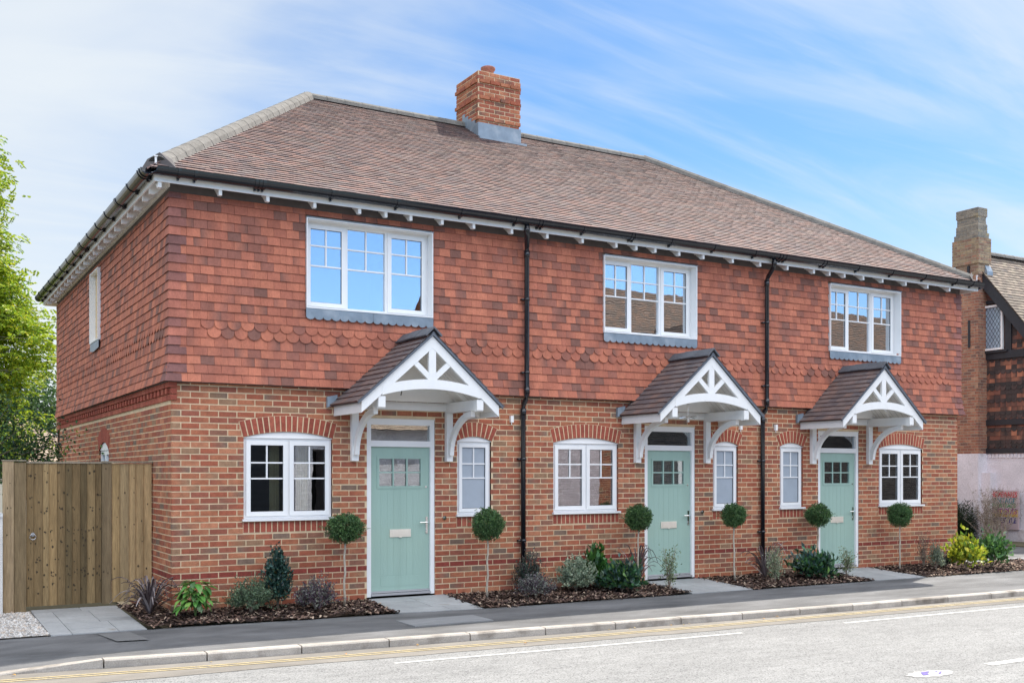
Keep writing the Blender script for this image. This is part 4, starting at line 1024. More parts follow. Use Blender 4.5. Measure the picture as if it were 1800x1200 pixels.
def stems(t, n, w, h, r=.006, m=None):
    mb = MB()
    for _ in range(n):
        a = random.uniform(0, 6.28); q = random.uniform(.2, .42)*w; hh = h*random.uniform(.55, .85)
        mb.tube([(0, 0, -.02), (q*.35*math.cos(a), q*.35*math.sin(a), hh*.5), (q*math.cos(a), q*math.sin(a), hh)], [r, r*.8, r*.45], 5)
    mb.build('stems', m or m_bark, t)
def shrub(name, label, cat, x, y, w, h, n, ll, lw, pal, m=None, up=.4, shape=1.0, zlo=.0, lump=.18, gl=False, dy=None, sparse=.5):
    t = empty(name, label, cat, (x, y, -.03)); stems(t, 7, w, h); n = int(n*1.5); ll *= 1.12; lw *= 1.3
    per = 16 if ll < .06 else 8; k = max(20, n//per)
    d = rnd_dir(k); d[:, 2] = np.where(d[:, 2] < -.25, -d[:, 2], d[:, 2])
    ph = rng.uniform(0, 6, 3)
    f = (1+lump*np.sin(d[:, 0]*4.3+ph[0])*np.cos(d[:, 2]*3.7+ph[1])+lump*.7*np.sin(d[:, 1]*5.9+d[:, 0]*3+ph[2]))*rng.uniform(.62, 1.08, k)
    tip = d*f[:, None]*np.array([w/2, (dy or w)/2, h*.66]); tip[:, 2] += h*.33
    org = np.stack([tip[:, 0]*.25, tip[:, 1]*.25, np.full(k, h*.10)], 1)
    u = rng.uniform(.25, 1.03, (k, per))**.7
    c = org[:, None, :]+(tip-org)[:, None, :]*u[:, :, None]+rng.normal(0, ll*.35, (k, per, 3))
    tw_ = np.repeat((tip-org)/(np.linalg.norm(tip-org, axis=1)[:, None]+1e-6), per, 0); c = c.reshape(-1, 3); n = len(c)
    if shape != 1.0: kk = 1-(1-shape)*np.clip(c[:, 2]/h, 0, 1); c[:, :2] *= kk[:, None]
    c[:, 2] = np.where(c[:, 2] < .03, rng.uniform(.02, .08, n), c[:, 2])
    lim = -y-.02                                                    # nothing grows through the wall
    if x > 0 and x < LX: c[:, 1] = np.where(c[:, 1] > lim, lim-rng.uniform(0, .08, n), c[:, 1])
    dd = tw_*.5+rng.normal(0, .55, (n, 3))+np.array([0, 0, up*.6])
    tone = np.repeat(rng.uniform(.65, 1.4, k), per)[:, None]
    leaves('foliage', c, dd, rng.uniform(.7, 1.2, n)*ll, rng.uniform(.75, 1.2, n)*lw, cols(pal, n)*tone, m or m_leaf, t)
    return t
GREY = [((.22, .29, .20), 3), ((.30, .37, .27), 2), ((.15, .21, .14), 2)]
shrub('hebe_shrub', 'rounded grey-green shrub with tiny leaves, beside the tall dark shrub', 'shrub', .88, -.47, .66, .46, 2600, .028, .012, [((.11, .17, .10), 3), ((.16, .24, .14), 2), ((.08, .12, .08), 2), ((.22, .30, .17), 1)])
shrub('evergreen_shrub', 'tall narrow blue-green shrub below the first two-light window', 'shrub', 1.29, -.27, .50, .84, 1900, .045, .020, [((.03, .08, .065), 4), ((.05, .12, .09), 2), ((.02, .05, .045), 2), ((.16, .15, .06), .4)], m_gloss, shape=.45, dy=.42)
shrub('purple_shrub', 'low mauve and silver shrub left of the first topiary trunk', 'shrub', 1.69, -.62, .66, .40, 2400, .026, .013, [((.13, .09, .12), 3), ((.20, .20, .19), 2), ((.26, .30, .22), 1.4), ((.08, .05, .07), 2)], dy=.5)
shrub('dark_shrub', 'dark grey-green loose shrub at the foot of the first drainpipe', 'shrub', 5.14, -.26, .52, .66, 1500, .030, .014, [((.05, .075, .06), 3), ((.08, .11, .085), 2), ((.12, .09, .10), 1)], dy=.4)
shrub('purple_shrub', 'low mauve and silver shrub in front of the first drainpipe', 'shrub', 4.90, -.86, .56, .34, 2000, .026, .013, [((.13, .10, .12), 3), ((.22, .23, .21), 3), ((.30, .35, .28), 1.5), ((.08, .05, .07), 2)])
shrub('variegated_shrub', 'pale cream-green variegated shrub below the middle two-light window', 'shrub', 5.82, -.52, .58, .52, 2000, .036, .024, GREY+[((.42, .48, .34), 3)])
shrub('broadleaf_shrub', 'bright green pointed-leaf shrub behind the pale variegated one', 'shrub', 6.30, -.32, .52, .60, 360, .13, .042, [((.05, .15, .03), 3), ((.09, .22, .04), 2), ((.03, .09, .025), 2)], m_gloss, up=.9, shape=.55, dy=.4)
LAU = [((.035, .10, .05), 4), ((.06, .16, .06), 2), ((.05, .10, .09), 2), ((.13, .25, .06), .9)]
shrub('laurel_shrub', 'low glossy dark laurel left of the middle door', 'shrub', 6.49, -.77, .70, .40, 700, .10, .036, LAU, m_gloss, up=.6)
shrub('laurel_shrub', 'rounded glossy dark laurel left of the third door', 'shrub', 10.51, -.77, .70, .42, 760, .10, .036, LAU, m_gloss, up=.6)
shrub('laurel_shrub', 'tall green laurel in sunshine past the right-hand brick corner', 'shrub', 15.04, -.95, .64, .62, 560, .10, .034, [((.06, .15, .04), 3), ((.10, .22, .05), 2), ((.04, .10, .04), 2)], m_gloss, up=.9)
shrub('yellow_shrub', 'bright yellow-green leafy shrub in sunshine by the right-hand corner', 'shrub', 14.27, -.95, .66, .56, 420, .11, .045, [((.38, .40, .03), 3), ((.26, .34, .03), 3), ((.12, .22, .03), 1.5), ((.50, .46, .05), 1)], m_leaf, up=.7)
shrub('grey_shrub', 'upright silver-green shrub left of the yellow one', 'shrub', 13.56, -.86, .36, .52, 1300, .026, .011, [((.20, .25, .19), 3), ((.28, .33, .24), 2), ((.12, .15, .11), 2), ((.34, .36, .16), .5)], shape=.6)
shrub('small_shrub', 'small dark low plant squeezed behind the yellow shrub', 'shrub', 14.11, -.62, .30, .28, 500, .03, .014, [((.04, .05, .05), 3), ((.07, .09, .07), 2)])
def twiggy(name, label, x, y, w, h, pal, nst=14, ll=.022, lw=.012, per=26, m=m_bark, spread=.5):
    t = empty(name, label, 'shrub', (x, y, -.03)); mb = MB(); C = []; D = []
    for _ in range(nst):
        a = random.uniform(0, 6.28); q = random.uniform(.1, .5)*w; hh = h*random.uniform(.6, 1)
        pts = [Vector((0, 0, 0))]
        for k in range(1, 7): pts.append(Vector((q*math.cos(a)*(k/6)**1.3+random.uniform(-.02, .02), q*math.sin(a)*(k/6)**1.3*.7+random.uniform(-.02, .02), hh*k/6)))
        mb.tube(pts, [.006-.0007*k for k in range(7)], 4)
        for _ in range(per):
            k = random.uniform(1.2, 6); i = min(5, int(k)); p = pts[i].lerp(pts[i+1] if i < 6 else pts[i], k-i)
            e = Vector((random.gauss(0, spread*.09), random.gauss(0, spread*.09), random.gauss(0, .03))); C.append(tuple(p+e)); D.append((e.x*8+random.gauss(0, .3), e.y*8+random.gauss(0, .3), .5))
    mb.build('stems', m, t); leaves('foliage', C, D, rng.uniform(.7, 1.2, len(C))*ll, rng.uniform(.8, 1.2, len(C))*lw, cols(pal, len(C)), m_leaf, t)
VAR = [((.20, .27, .13), 3), ((.36, .40, .24), 3), ((.11, .17, .08), 2)]
twiggy('variegated_euonymus', 'upright variegated shrub in front of the middle door', 7.29, -.9, .40, .66, VAR, 11, .034, .020, 50)
twiggy('variegated_euonymus', 'upright pale variegated shrub in front of the spiky bronze plant', 9.41, -1.0, .32, .56, [((.28, .35, .22), 3), ((.42, .47, .32), 3), ((.14, .20, .11), 2)], 16, .032, .017, 60)
twiggy('variegated_euonymus', 'small upright variegated shrub in front of the third door', 11.21, -.85, .33, .48, VAR, 11, .034, .020, 46)
twiggy('twiggy_shrub', 'purplish open shrub at the foot of the second drainpipe', 10.16, -.27, .45, .68, [((.10, .07, .08), 3), ((.12, .12, .09), 2)], 12, .026, .013, 16)
twiggy('twiggy_shrub', 'brown open shrub under the far right window', 13.76, -.42, .46, .68, [((.12, .08, .06), 3), ((.14, .13, .09), 2), ((.09, .05, .05), 2)], 22, .026, .012, 26)
def phormium(label, x, y, w, h, n, pal, seed, lean=None):
    random.seed(seed); t = empty('phormium', label, 'plant', (x, y, -.03)); mb = MB()
    for i in range(n):
        a = random.uniform(0, 6.28) if lean is None else random.choice(lean)+random.gauss(0, .5); L = h*random.uniform(.8, 1.5); reach = w/2*random.uniform(.3, 1.15)
        wd = random.uniform(.011, .022); c = pick(pal); c2 = jit(c, .3); up = random.uniform(.4, 1.05); d = Vector((math.cos(a), math.sin(a)*.75, 0)); s = Vector((-d.y, d.x, 0)); P = []
        bend = random.uniform(.45, .85) if w > h*1.7 else random.uniform(.45, .85)
        for k in range(9):
            f = k/8; zz = h*up*math.sin(math.pi*f*bend)/math.sin(min(math.pi/2, math.pi*bend)); P.append(d*(reach*f**1.1)+Vector((0, 0, max(.01, zz))))
        vs = []
        for k, p in enumerate(P):
            q = wd*(1-.0*k)*(1 if k < 6 else (9-k)/4); yl = -y-.02
            for sg, dz in ((-1, .004), (0, -.004), (1, .004)):
                v = p+s*sg*q+Vector((0, 0, dz)); 
                if 0 < x < LX: v.y = min(v.y, yl)
                vs.append(v)
        mb.add(vs, [(3*k+j, 3*k+j+1, 3*k+4+j, 3*k+3+j) for k in range(8) for j in (0, 1)], [c if i_ % 3 == 1 else c2 for i_ in range(27)])
    mb.build('blades', m_gloss, t, smooth=True)
BR = [((.13, .10, .10), 3), ((.20, .165, .17), 2), ((.07, .05, .055), 3), ((.32, .28, .28), 1.2)]
phormium('arching bronze strap-leaved plant between the gate path and brick corner', -.30, -.15, .90, .46, 84, BR, 3)
phormium('bronze strap-leaved plant left of the middle door behind the laurel', 7.08, -.36, .95, .62, 30, BR, 5)
phormium('bronze strap-leaved plant between the second drainpipe and a topiary tree', 9.68, -.48, 1.15, .58, 34, BR, 9)
random.seed(21)
# broad-leaved young aucuba by the corner
t = empty('broadleaf_plant', 'large-leaved green plant at the left-hand brick corner', 'plant', (.19, -.44, -.03)); stems(t, 6, .4, .4, .007, mat('green_stem', (.12, .2, .06), .6))
mb = MB()
for i in range(105):
    a = random.uniform(0, 6.28); el = random.uniform(-.2, 1.25); rr = random.uniform(.06, .20); c0 = Vector((rr*math.cos(a)*math.cos(el), rr*math.sin(a)*math.cos(el)*.9, .10+.27*random.random()+.08*math.sin(el)))
    d = Vector((math.cos(a), math.sin(a), random.uniform(-.75, .15)-(.0 if el < .9 else -.3))).normalized(); s = d.cross(Z3).normalized(); n_ = s.cross(d)
    L = random.uniform(.10, .15); w = L*.30; c = jit(random.choice([(.07, .19, .04), (.10, .25, .05), (.05, .13, .035), (.17, .30, .07)]), .2); cm = tuple(q*1.5 for q in c)
    pr = [(0, 0), (.2, .7), (.45, 1), (.7, .75), (1, 0)]
    vs = [c0+d*L*f-n_*L*.35*f*f for f, _ in pr]; lf = [c0+d*L*f+s*w*q+n_*(w*q*.35-L*.35*f*f) for f, q in pr[1:4]]; rt = [c0+d*L*f-s*w*q+n_*(w*q*.35-L*.35*f*f) for f, q in pr[1:4]]
    for v in vs+lf+rt: v.y = min(v.y, .41)
    mb.add(vs+lf+rt, [(0, 1, 5), (1, 2, 6, 5), (2, 3, 7, 6), (3, 4, 7), (0, 8, 1), (1, 8, 9, 2), (2, 9, 10, 3), (3, 10, 4)], [cm]*5+[c]*6)
mb.build('foliage', m_gloss, t, smooth=True)
# fallen leaves along the kerb
LFL = ['orange leaf on the road edge below the big-leaved plant at the brick corner', 'brown leaf by the kerb in line with the first front door', 'leftmost leaf of the loose row by the kerb below the first drainpipe',
       'pale leaf by the kerb just right of the first drainpipe', 'small leaf touching the kerb under the pale variegated shrub', 'leaf hard against the kerb below the laurel left of the middle door',
       'biggest orange leaf by the kerb, left of the middle door', 'leaf by the kerb in line with the middle door jamb', 'orange leaf at the dropped kerb in the bottom left corner', 'leaf by the kerb below the small window right of the middle door',
       'lone leaf outside the yellow lines below the mauve shrub', 'lone leaf on the bare road below the first small window', 'rightmost fallen leaf, by the kerb before the second drainpipe']
for i, (x, d) in enumerate([(-.25, .10), (2.0, .08), (4.55, .07), (4.8, .10), (4.9, .06), (5.45, .07), (5.6, .12), (5.75, .07), (-2.05, .1), (6.9, .1), (1.1, .3), (3.1, .5), (7.2, .07)]):
    y = ky(x)-d; mb = MB(); a = random.uniform(0, 6.28); L = random.uniform(.025, .045); c = jit(random.choice([(.60, .32, .05), (.50, .22, .05), (.45, .33, .14)]), .15)
    P = [(0, 0, 0), (.3, .35, .25), (.6, .4, .3), (1, 0, .1), (.6, -.4, .35), (.3, -.35, .2)]
    mb.add([(p*L*math.cos(a)-q*L*math.sin(a), p*L*math.sin(a)+q*L*math.cos(a), r*L) for p, q, r in P], [(0, 1, 2, 3, 4, 5)], c)
    o = mb.build('fallen_leaf', m_leaf); o.location = (x, y, RZ+.012); o['label'] = LFL[i]; o['category'] = 'leaf'; o['group'] = 'fallen leaves in the gutter'

# ================================================================== NEIGHBOUR ON THE RIGHT
XN = 23.0
nb = empty('neighbour_house', 'old timber-framed house with dark hung tiles and tall brick stack, far right', 'house', (XN, 4, -.1))
def nbuild(mb, name, m, par=None, **k):
    par = par or nb; o = mb.build(name, m, par, **k)
    if par is nb: o.matrix_parent_inverse = Matrix.Translation((-XN, -4, .1))
    return o
m_paintb = mat('painted_brick', (.72, .69, .72), .9, attr=True, var=.10, vs=2, var2=.15, vs2=30, bump=.8, bs=14, stain=((.45, .42, .42), 2.5, .6, .75))
m_black2 = mat('black_timber', (.022, .024, .030), .55, var=.2, vs=10)
ON = Vector((XN, -1.0, 0)); yN = 10.8
mb = MB(); mb.box(XN, XN+10, -1, 9.8, -.3, 2.28); mb.box(XN-.10, XN, -1, 9.8, -.3, .25)
w = nbuild(mb, 'lower_wall', m_paintb)
mb = MB(); k = 0
y = -1.0
while y < 9.8: mb.box(XN-.03, XN+.001, y, y+.07, 2.16, 2.26, (1, 1, 1)); y += .11
mb.build('dentil_course', m_paintb, w)
RP, RYc, RZc = 1.234, 5.38, 7.92                                   # roof pitch, ridge y, ridge z
mb = MB(); mb.prism_x([(1.1, 2.30), (9.5, 2.30), (9.5, RZc-.2-(9.5-RYc)*RP), (RYc, RZc-.2)], XN+.02, XN+10, (.16, .09, .07))
upw = nbuild(mb, 'upper_wall', m_brick)
DT = [((.20, .085, .06), 4), ((.12, .065, .05), 3), ((.28, .12, .075), 2), ((.06, .045, .042), 3), ((.42, .17, .10), .7)]
DK = [((.05, .042, .04), 3), ((.08, .055, .05), 2)]
rows = []; v = 0; i = 0; sc = set()
OT = Vector((XN+.015, 0, 2.42))
def ylim(z): return min(5.25, max(0, RYc-(RZc-.35-z)/RP))
allrows = []
z = 2.42; mb = MB()
i = 0
while z < 7.3:
    lo = max(.2, RYc-(RZc-.30-z)/RP); 
    hs = [] if not (4.95 < z < 6.5) else [(4.2, 5.1)]
    dark = (i % 7) in (0, 1, 4); 
    for s, e in intervals(lo, 5.25, hs):
        tile_field(mb, Vector((XN+.015, 0, 0)), Y3, Z3, NX, [(z, s, e)], .112, .165, .016, DK if dark else DT, scallop=((0,) if dark else ()))
    z += .112; i += 1
nbuild(mb, 'hung_tiles', m_tile)
mb = MB()                                                           # black timbers
mb.box(XN-.05, XN+.03, 5.12, 5.28, 2.28, 7.35); mb.box(XN-.045, XN+.03, 2.6, 5.12, 4.85, 5.06)
mb.box(XN-.045, XN+.03, 1.5, 5.12, 3.05, 3.20); mb.box(XN-.045, XN+.03, 1.1, 5.12, 2.285, 2.42)
mb.box(XN-.04, XN+.03, 4.10, 4.28, 5.06, 6.2); mb.box(XN-.04, XN+.03, 4.28, 5.12, 6.38, 6.47); mb.box(XN-.10, XN-.03, 4.2, 5.05, 5.03, 5.075)
nbuild(mb, 'timber_frame', m_black2)
mb = MB(); t0, t1 = (.75, RZc-(RYc-.75)*RP), (RYc, RZc)
mb.prism_x([(t0[0], t0[1]-.02), (t1[0], t1[1]-.02), (t1[0], t1[1]-.45), (t0[0], t0[1]-.45)], XN-.20, XN-.14)
mb.prism_x([(t0[0], t0[1]-.02), (t1[0], t1[1]-.02), (t1[0], t1[1]-.12), (t0[0], t0[1]-.12)], XN-.14, XN+.1)
nbuild(mb, 'bargeboard', m_black2)
mb = MB(); NR = [((.19, .155, .12), 3), ((.16, .125, .10), 3), ((.25, .195, .15), 3), ((.12, .10, .09), 1), ((.28, .23, .17), 1)]
P0, P1 = Vector((XN-.22, .7, RZc-(RYc-.7)*RP)), Vector((XN+10.3, .7, RZc-(RYc-.7)*RP)); Q0, Q1 = Vector((XN-.22, RYc, RZc)), Vector((XN+10.3, RYc, RZc))
slope(mb, P0, P1, Q0, Q1, .115, .17, .022, NR)
P0b, P1b = Vector((XN+10.3, 10.9, RZc-(10.9-RYc)*RP)), Vector((XN-.22, 10.9, RZc-(10.9-RYc)*RP))
mb.add([p-Vector((0, 0, .03)) for p in (P0, P1, Q1, Q0, P0b, P1b)], [(0, 1, 2, 3), (3, 2, 4, 5)], (.2, .14, .11))
nr = nbuild(mb, 'roof', m_roof)
o = ridge(Q0, Q1, 'ridge_tiles', seg=.4); o.parent = nr; o.matrix_parent_inverse = Matrix.Translation((0, 0, 0))
# stack
mb = MB(); SX0, SX1 = XN-.38, XN+.02
def stack(x0, x1, y0, y1, z0, z1, pal):
    brick_field(mb, Vector((x0, y0, 0)), X3, Z3, NY, x1-x0, z0, z1, pal=pal, bl=.23, bh=.078)
    brick_field(mb, Vector((x0, y0, 0)), Y3, Z3, NX, y1-y0, z0, z1, pal=pal, bl=.23, bh=.078, depth=.05)
    brick_field(mb, Vector((x0, y1, 0)), X3, Z3, Y3, x1-x0, z0, z1, pal=pal, bl=.23, bh=.078)
    mb.box(x0+.006, x1-.006, y0+.006, y1-.006, z0-.01, z1-.01, (1, 1, 1), 1)
GREYB = [((.22, .20, .17), 3), ((.26, .23, .19), 3), ((.19, .18, .16), 3), ((.29, .24, .15), 1)]
MID = [((.27, .19, .13), 4), ((.32, .24, .15), 3), ((.23, .14, .10), 2), ((.33, .18, .12), 1)]
stack(SX0, SX1, 4.86, 5.52, 2.28, 7.2, OLDB); stack(SX0-.02, XN+.06, 4.84, 5.54, 7.2, 7.5, MID)
stack(SX0-.06, XN+.10, 4.80, 5.64, 7.5, 8.2, MID); stack(SX0-.03, XN+.06, 4.83, 5.60, 8.2, 8.35, GREYB); stack(SX0+.0, XN+.02, 4.86, 5.56, 8.35, 8.6, GREYB); stack(SX0+.02, XN-.01, 4.875, 5.54, 8.6, 8.8, GREYB); stack(SX0+.0, XN+.02, 4.86, 5.56, 8.8, 9.04, GREYB)
m_oldm = mat('old_mortar', (.38, .33, .25), .95, var=.2, vs=5)
st = nbuild(mb, 'chimney', [m_brick, m_oldm])
for q0, q1, q2 in ((-.065, 6.9, 7.45), (-.03, 5.2, 5.95)): mb = MB(); mb.box(SX0+q0, SX0-.005, 5.10, 5.16, q1, q2); mb.build('tie_plate', m_black2, st)
mb = MB(); mb.prism_x([(4.76, 7.28), (4.84, 7.45), (4.84, 7.15), (4.76, 7.05)], XN-.12, XN+.12); mb.build('lead_flashing', m_lead, st)
# white stack base
mb = MB(); mb.box(SX0, XN-.001, 4.86, 5.52, -.3, 2.28); mb.box(XN-.25, XN-.001, 4.58, 4.859, -.3, 1.75); nbuild(mb, 'stack_base', m_paintb)
# leaded window
mb = MB(); y0, y1, z0, z1 = 4.33, 4.93, 5.10, 6.33
for a, b, c, d in ((y0, y0+.055, z0, z1), (y1-.055, y1, z0, z1), (y0+.055, y1-.055, z1-.055, z1), (y0+.055, y1-.055, z0, z0+.055)): mb.box(XN-.085, XN-.02, a, b, c, d)
wn = nbuild(mb, 'window', m_white)
mb = MB(); mb.box(XN-.04, XN-.03, y0+.055, y1-.055, z0+.055, z1-.055); mb.build('pane', mat('sky_tint_glass', (.30, .38, .46), .15, var=.15, vs=6, spec=.8), wn)  # sky reflection painted into the pane as opaque blue-grey
mb = MB(); a0, a1, b0, b1 = y0+.055, y1-.055, z0+.055, z1-.055; s = .098
for sg in (1, -1):
    k = -20
    while k < 30:
        # line y = a0 + (z-c)*sg*.62
        pts = []
        c = b0+k*.17
        za, zb_ = c, c+(a1-a0)/.62
        z_lo, z_hi = max(b0, za), min(b1, zb_)
        if z_hi > z_lo:
            f = lambda z: a0+(z-c)*.62 if sg > 0 else a1-(z-c)*.62
            mb.tube([(XN-.045, f(z_lo), z_lo), (XN-.045, f(z_hi), z_hi)], .005, 4)
        k += 1
mb.build('lead_lattice', m_black2, wn)
mb = MB(); mb.box(XN+.005, XN+.012, y0+.05, y1-.05, z0+.05, z1-.05); mb.build('room', m_dark, wn)
# shop sign leaning on the white wall
sg = empty('shop_sign', 'hand-painted pink board reading homewares, vintage, antiques and lifestyle', 'sign', (XN-.13, 4.235, -.05))
m_sign = mat('sign_board', (.56, .44, .46), .7, var=.08, vs=4)
mb = MB(); mb.box(-.02, .02, -.43, .43, .28, 1.33); mb.build('board', m_sign, sg)
mb = MB(); mb.box(-.024, -.0205, -.40, .41, .62, .80); mb.build('yellow_band', mat('sign_yellow', (.70, .45, .10), .7, var=.25, vs=12), sg)
def text(s, size, y, z, col, wmax):
    c = bpy.data.curves.new('lettering', 'FONT'); c.body = s; c.size = size; c.extrude = .002; c.offset = .0035; c.align_x = 'CENTER'
    o = bpy.data.objects.new('tmp', c); COL.objects.link(o); bpy.context.view_layer.update()
    dg = bpy.context.evaluated_depsgraph_get(); me = bpy.data.meshes.new_from_object(o.evaluated_get(dg)); wd = o.dimensions.x
    bpy.data.objects.remove(o)
    me.materials.clear(); me.materials.append(mat('sign_paint', col, .7))
    t = link('lettering', me, sg); t.rotation_euler = (R(90), 0, R(-90)); t.location = (-.024, y, z); t.scale = (wmax/wd, 1, 1)
text('HOMEWARES', .20, 0, 1.15, (.60, .03, .04), .76); text('VINTAGE', .20, -.0, .985, (.02, .20, .24), .68); text('BEDSTEADS', .15, 0, .87, (.03, .28, .08), .70)
text('ANTIQUES', .20, 0, .70+.0, (.35, .03, .30), .76); text('LIFESTYLE', .19, -.03, .46, (.02, .03, .22), .66)
# planting in front of the neighbour
def wild(name, label, cat, x, y, w, h, n, pal, ll, lw, twigs, dy=1.0, tw=.010):
    t = empty(name, label, cat, (x, y, -.1)); mb = MB(); C = []; D = []
    for _ in range(twigs):
        a = random.uniform(0, 6.28); q = random.uniform(.15, .55)*w; hh = h*random.uniform(.45, 1.05); pts = [Vector((random.uniform(-.3, .3)*w*.5*.7, random.uniform(-.5, .5)*dy*.6, 0))]
        b = pts[0]
        for k in range(1, 7): pts.append(b+Vector((q*math.cos(a)*(k/6)**1.2+random.uniform(-.03, .03), q*math.sin(a)*(k/6)**1.2*dy+random.uniform(-.03, .03), hh*(k/6)**.9)))
        mb.tube(pts, [tw*(1-.12*k) for k in range(7)], 4, (1, 1, 1))
        for k in (3, 4, 5):
            e = pts[k]+Vector((random.gauss(0, .12), random.gauss(0, .12), random.uniform(.02, .2))); mb.tube([pts[k], e], [tw*.5, tw*.25], 3)
            for _ in range(max(1, n//(twigs*3))): C.append(tuple(pts[k].lerp(e, random.random())+Vector((random.gauss(0, .03), random.gauss(0, .03), random.gauss(0, .03))))); D.append((random.gauss(0, 1), random.gauss(0, 1), random.gauss(.2, .7)))
    mb.build('stems', m_palebark, t); leaves('foliage', C, D, rng.uniform(.7, 1.2, len(C))*ll, rng.uniform(.8, 1.2, len(C))*lw, cols(pal, len(C)), m_leaf, t)
wild('bare_climber', 'bare brown twiggy shrub sprawling over the painted sign', 'shrub', XN-.75, 4.15, 1.2, 1.5, 2600, [((.16, .11, .08), 3), ((.22, .15, .10), 2), ((.10, .10, .05), 1)], .035, .016, 70, 1.1, .009)
t = empty('conifer_shrub', 'dark spreading conifer against the white wall of the old house', 'shrub', (XN-.8, 5.35, -.1)); stems(t, 8, 1.2, .9)
n = 11000; d = rnd_dir(n); d[:, 2] = abs(d[:, 2]); c = d*(rng.uniform(.2, 1, n)**.5)[:, None]*np.array([.55, .75, 1.0])*(1+.25*np.sin(d[:, 1:2]*9)); c[:, 2] += .02
leaves('foliage', c, d+rng.normal(0, .5, (n, 3)), rng.uniform(.05, .10, n), rng.uniform(.012, .022, n), cols([((.022, .05, .018), 3), ((.04, .07, .022), 2), ((.012, .025, .012), 2)], n), m_leaf, t)
# soil strip at the foot of the neighbour's wall
mb = MB(); mb.box(XN-1.6, XN-.1, -1, 9.8, -.2, -.085); struct(mb.build('soil', m_soil))
mb = MB(); mb.add([(15.9, -.2, -.095), (22, -.2, -.095), (22, .55, -.095), (15.9, .55, -.095)], [(0, 1, 2, 3)]); struct(mb.build('path', m_patch))

# ================================================================== TREES AND HOUSE ON THE LEFT, FAR
CR = Vector((.8635, -.5043, 0))                                     # runs across the view from the road
def place_tree(name, label, cat, base, trunk_h, r):
    t = empty(name, label, cat, base); return t
base = Vector((-1.6, 20.0, -.3))
t = empty('robinia_tree', 'yellow-green feathery tree rising behind the gate', 'tree', base)
random.seed(5)
clusters = []                                                      # (across, height, radius)
prof = [(2.6, 1.6), (3.2, 2.1), (3.9, 2.25), (4.6, 2.35), (5.2, 2.45), (5.8, 2.5), (6.3, 2.35), (6.9, 2.1), (7.4, 1.7), (7.9, 1.4), (8.3, 1.2), (8.7, .9), (9.6, 1.15), (10.1, 1.2), (10.6, 1.1), (11.2, .7)]
tb = MB(); ax = Vector((-1.0*CR.x, -1.0*CR.y, 0))
tb.tube([ax*.9+Vector((0, 0, 0)), ax*.85+Vector((0, 0, 3)), ax*.7+Vector((0, 0, 6)), ax*.9+Vector((0, 0, 9.5)), ax*1+Vector((0, 0, 11))], [.22, .18, .13, .07, .03], 8)
C = []; D = []
for z, rch in prof:
    for _ in range(24):
        a = random.uniform(-.35, 1.18)*rch*random.uniform(.6, 1); dpt = random.uniform(-1.6, 1.6)
        st_ = ax*.8+Vector((0, 0, z-.3)); en = CR*a+Y3*dpt+Vector((0, 0, z+random.uniform(-.25, .3)))
        if random.random() < .8: tb.tube([st_.lerp(en, .35)+Vector((0, 0, .1)), st_.lerp(en, .7)+Vector((0, 0, .15)), en], [.02, .012, .005], 4)
        for _ in range(27):                                          # pinnate sprays drooping from the twig
            p = en+Vector((random.gauss(0, .30), random.gauss(0, .34), random.gauss(0, .17))); dr = Vector((random.gauss(.4, .8), random.gauss(-.2, .8), random.gauss(-.45, .35))).normalized(); L = random.uniform(.14, .30)
            sd_ = dr.cross(Z3).normalized()
            for k in range(7):
                for s_ in (-1, 1): C.append(tuple(p+dr*L*k/7+sd_*s_*.008)); D.append(tuple(sd_*s_+dr*.4+Vector((0, 0, random.uniform(-.4, .1)))))
tb.build('trunk', m_bark, t); n = len(C)
leaves('crown', C, D, rng.uniform(.08, .125, n), rng.uniform(.036, .055, n), cols([((.30, .42, .03), 4), ((.42, .50, .03), 3), ((.15, .27, .03), 3), ((.48, .46, .04), 1)], n), m_leaf2, t)
def crown_tree(name, label, base, h, r, zc, rz_, n, pal, ll, lw, trunk=.2, lumps=9, seed=1):
    t = empty(name, label, 'tree', base); random.seed(seed); mb = MB()
    mb.tube([(0, 0, 0), (.1, 0, zc*.5), (0, .1, zc), (0, 0, zc+rz_*.6)], [trunk, trunk*.8, trunk*.5, trunk*.15], 8)
    C = []; cents = []
    for i in range(lumps):
        a = random.uniform(0, 6.28); q = random.uniform(.2, .8); cents.append((r*q*math.cos(a), r*q*math.sin(a), zc+random.uniform(-.7, .8)*rz_, r*random.uniform(.35, .55)))
    for cx, cy, cz, rr in cents:
        mb.tube([(0, 0, zc*.7), (cx*.6, cy*.6, (zc*.7+cz)/2), (cx, cy, cz)], [trunk*.35, trunk*.2, trunk*.08], 5)
        d = rnd_dir(n//lumps); C.append(d*(rng.uniform(.3, 1, len(d))**.5)[:, None]*np.array([rr, rr, rr*.8])*(1+.25*np.sin(d[:, 0:1]*8+cx))+np.array([cx, cy, cz]))
    C = np.vstack(C); mb.build('trunk', m_bark, t); k = len(C)
    leaves('crown', C, rng.normal(0, 1, (k, 3))+np.array([0, 0, .3]), rng.uniform(.7, 1.3, k)*ll, rng.uniform(.8, 1.2, k)*lw, cols(pal, k), m_leaf, t)
crown_tree('broadleaf_tree', 'dark green rounded tree behind the bungalow roof', (2.2, 46, -.3), 7, 3.4, 4.4, 2.2, 7000, [((.06, .12, .04), 3), ((.10, .18, .05), 2), ((.04, .08, .03), 2)], .22, .12, .25, 12, 4)
crown_tree('broadleaf_tree', 'light green tree filling the gap left of the bungalow', (-3.0, 30, -.3), 5, 2.3, 3.0, 1.4, 7000, [((.12, .22, .04), 3), ((.18, .30, .05), 2)], .10, .05, .15, 9, 8)
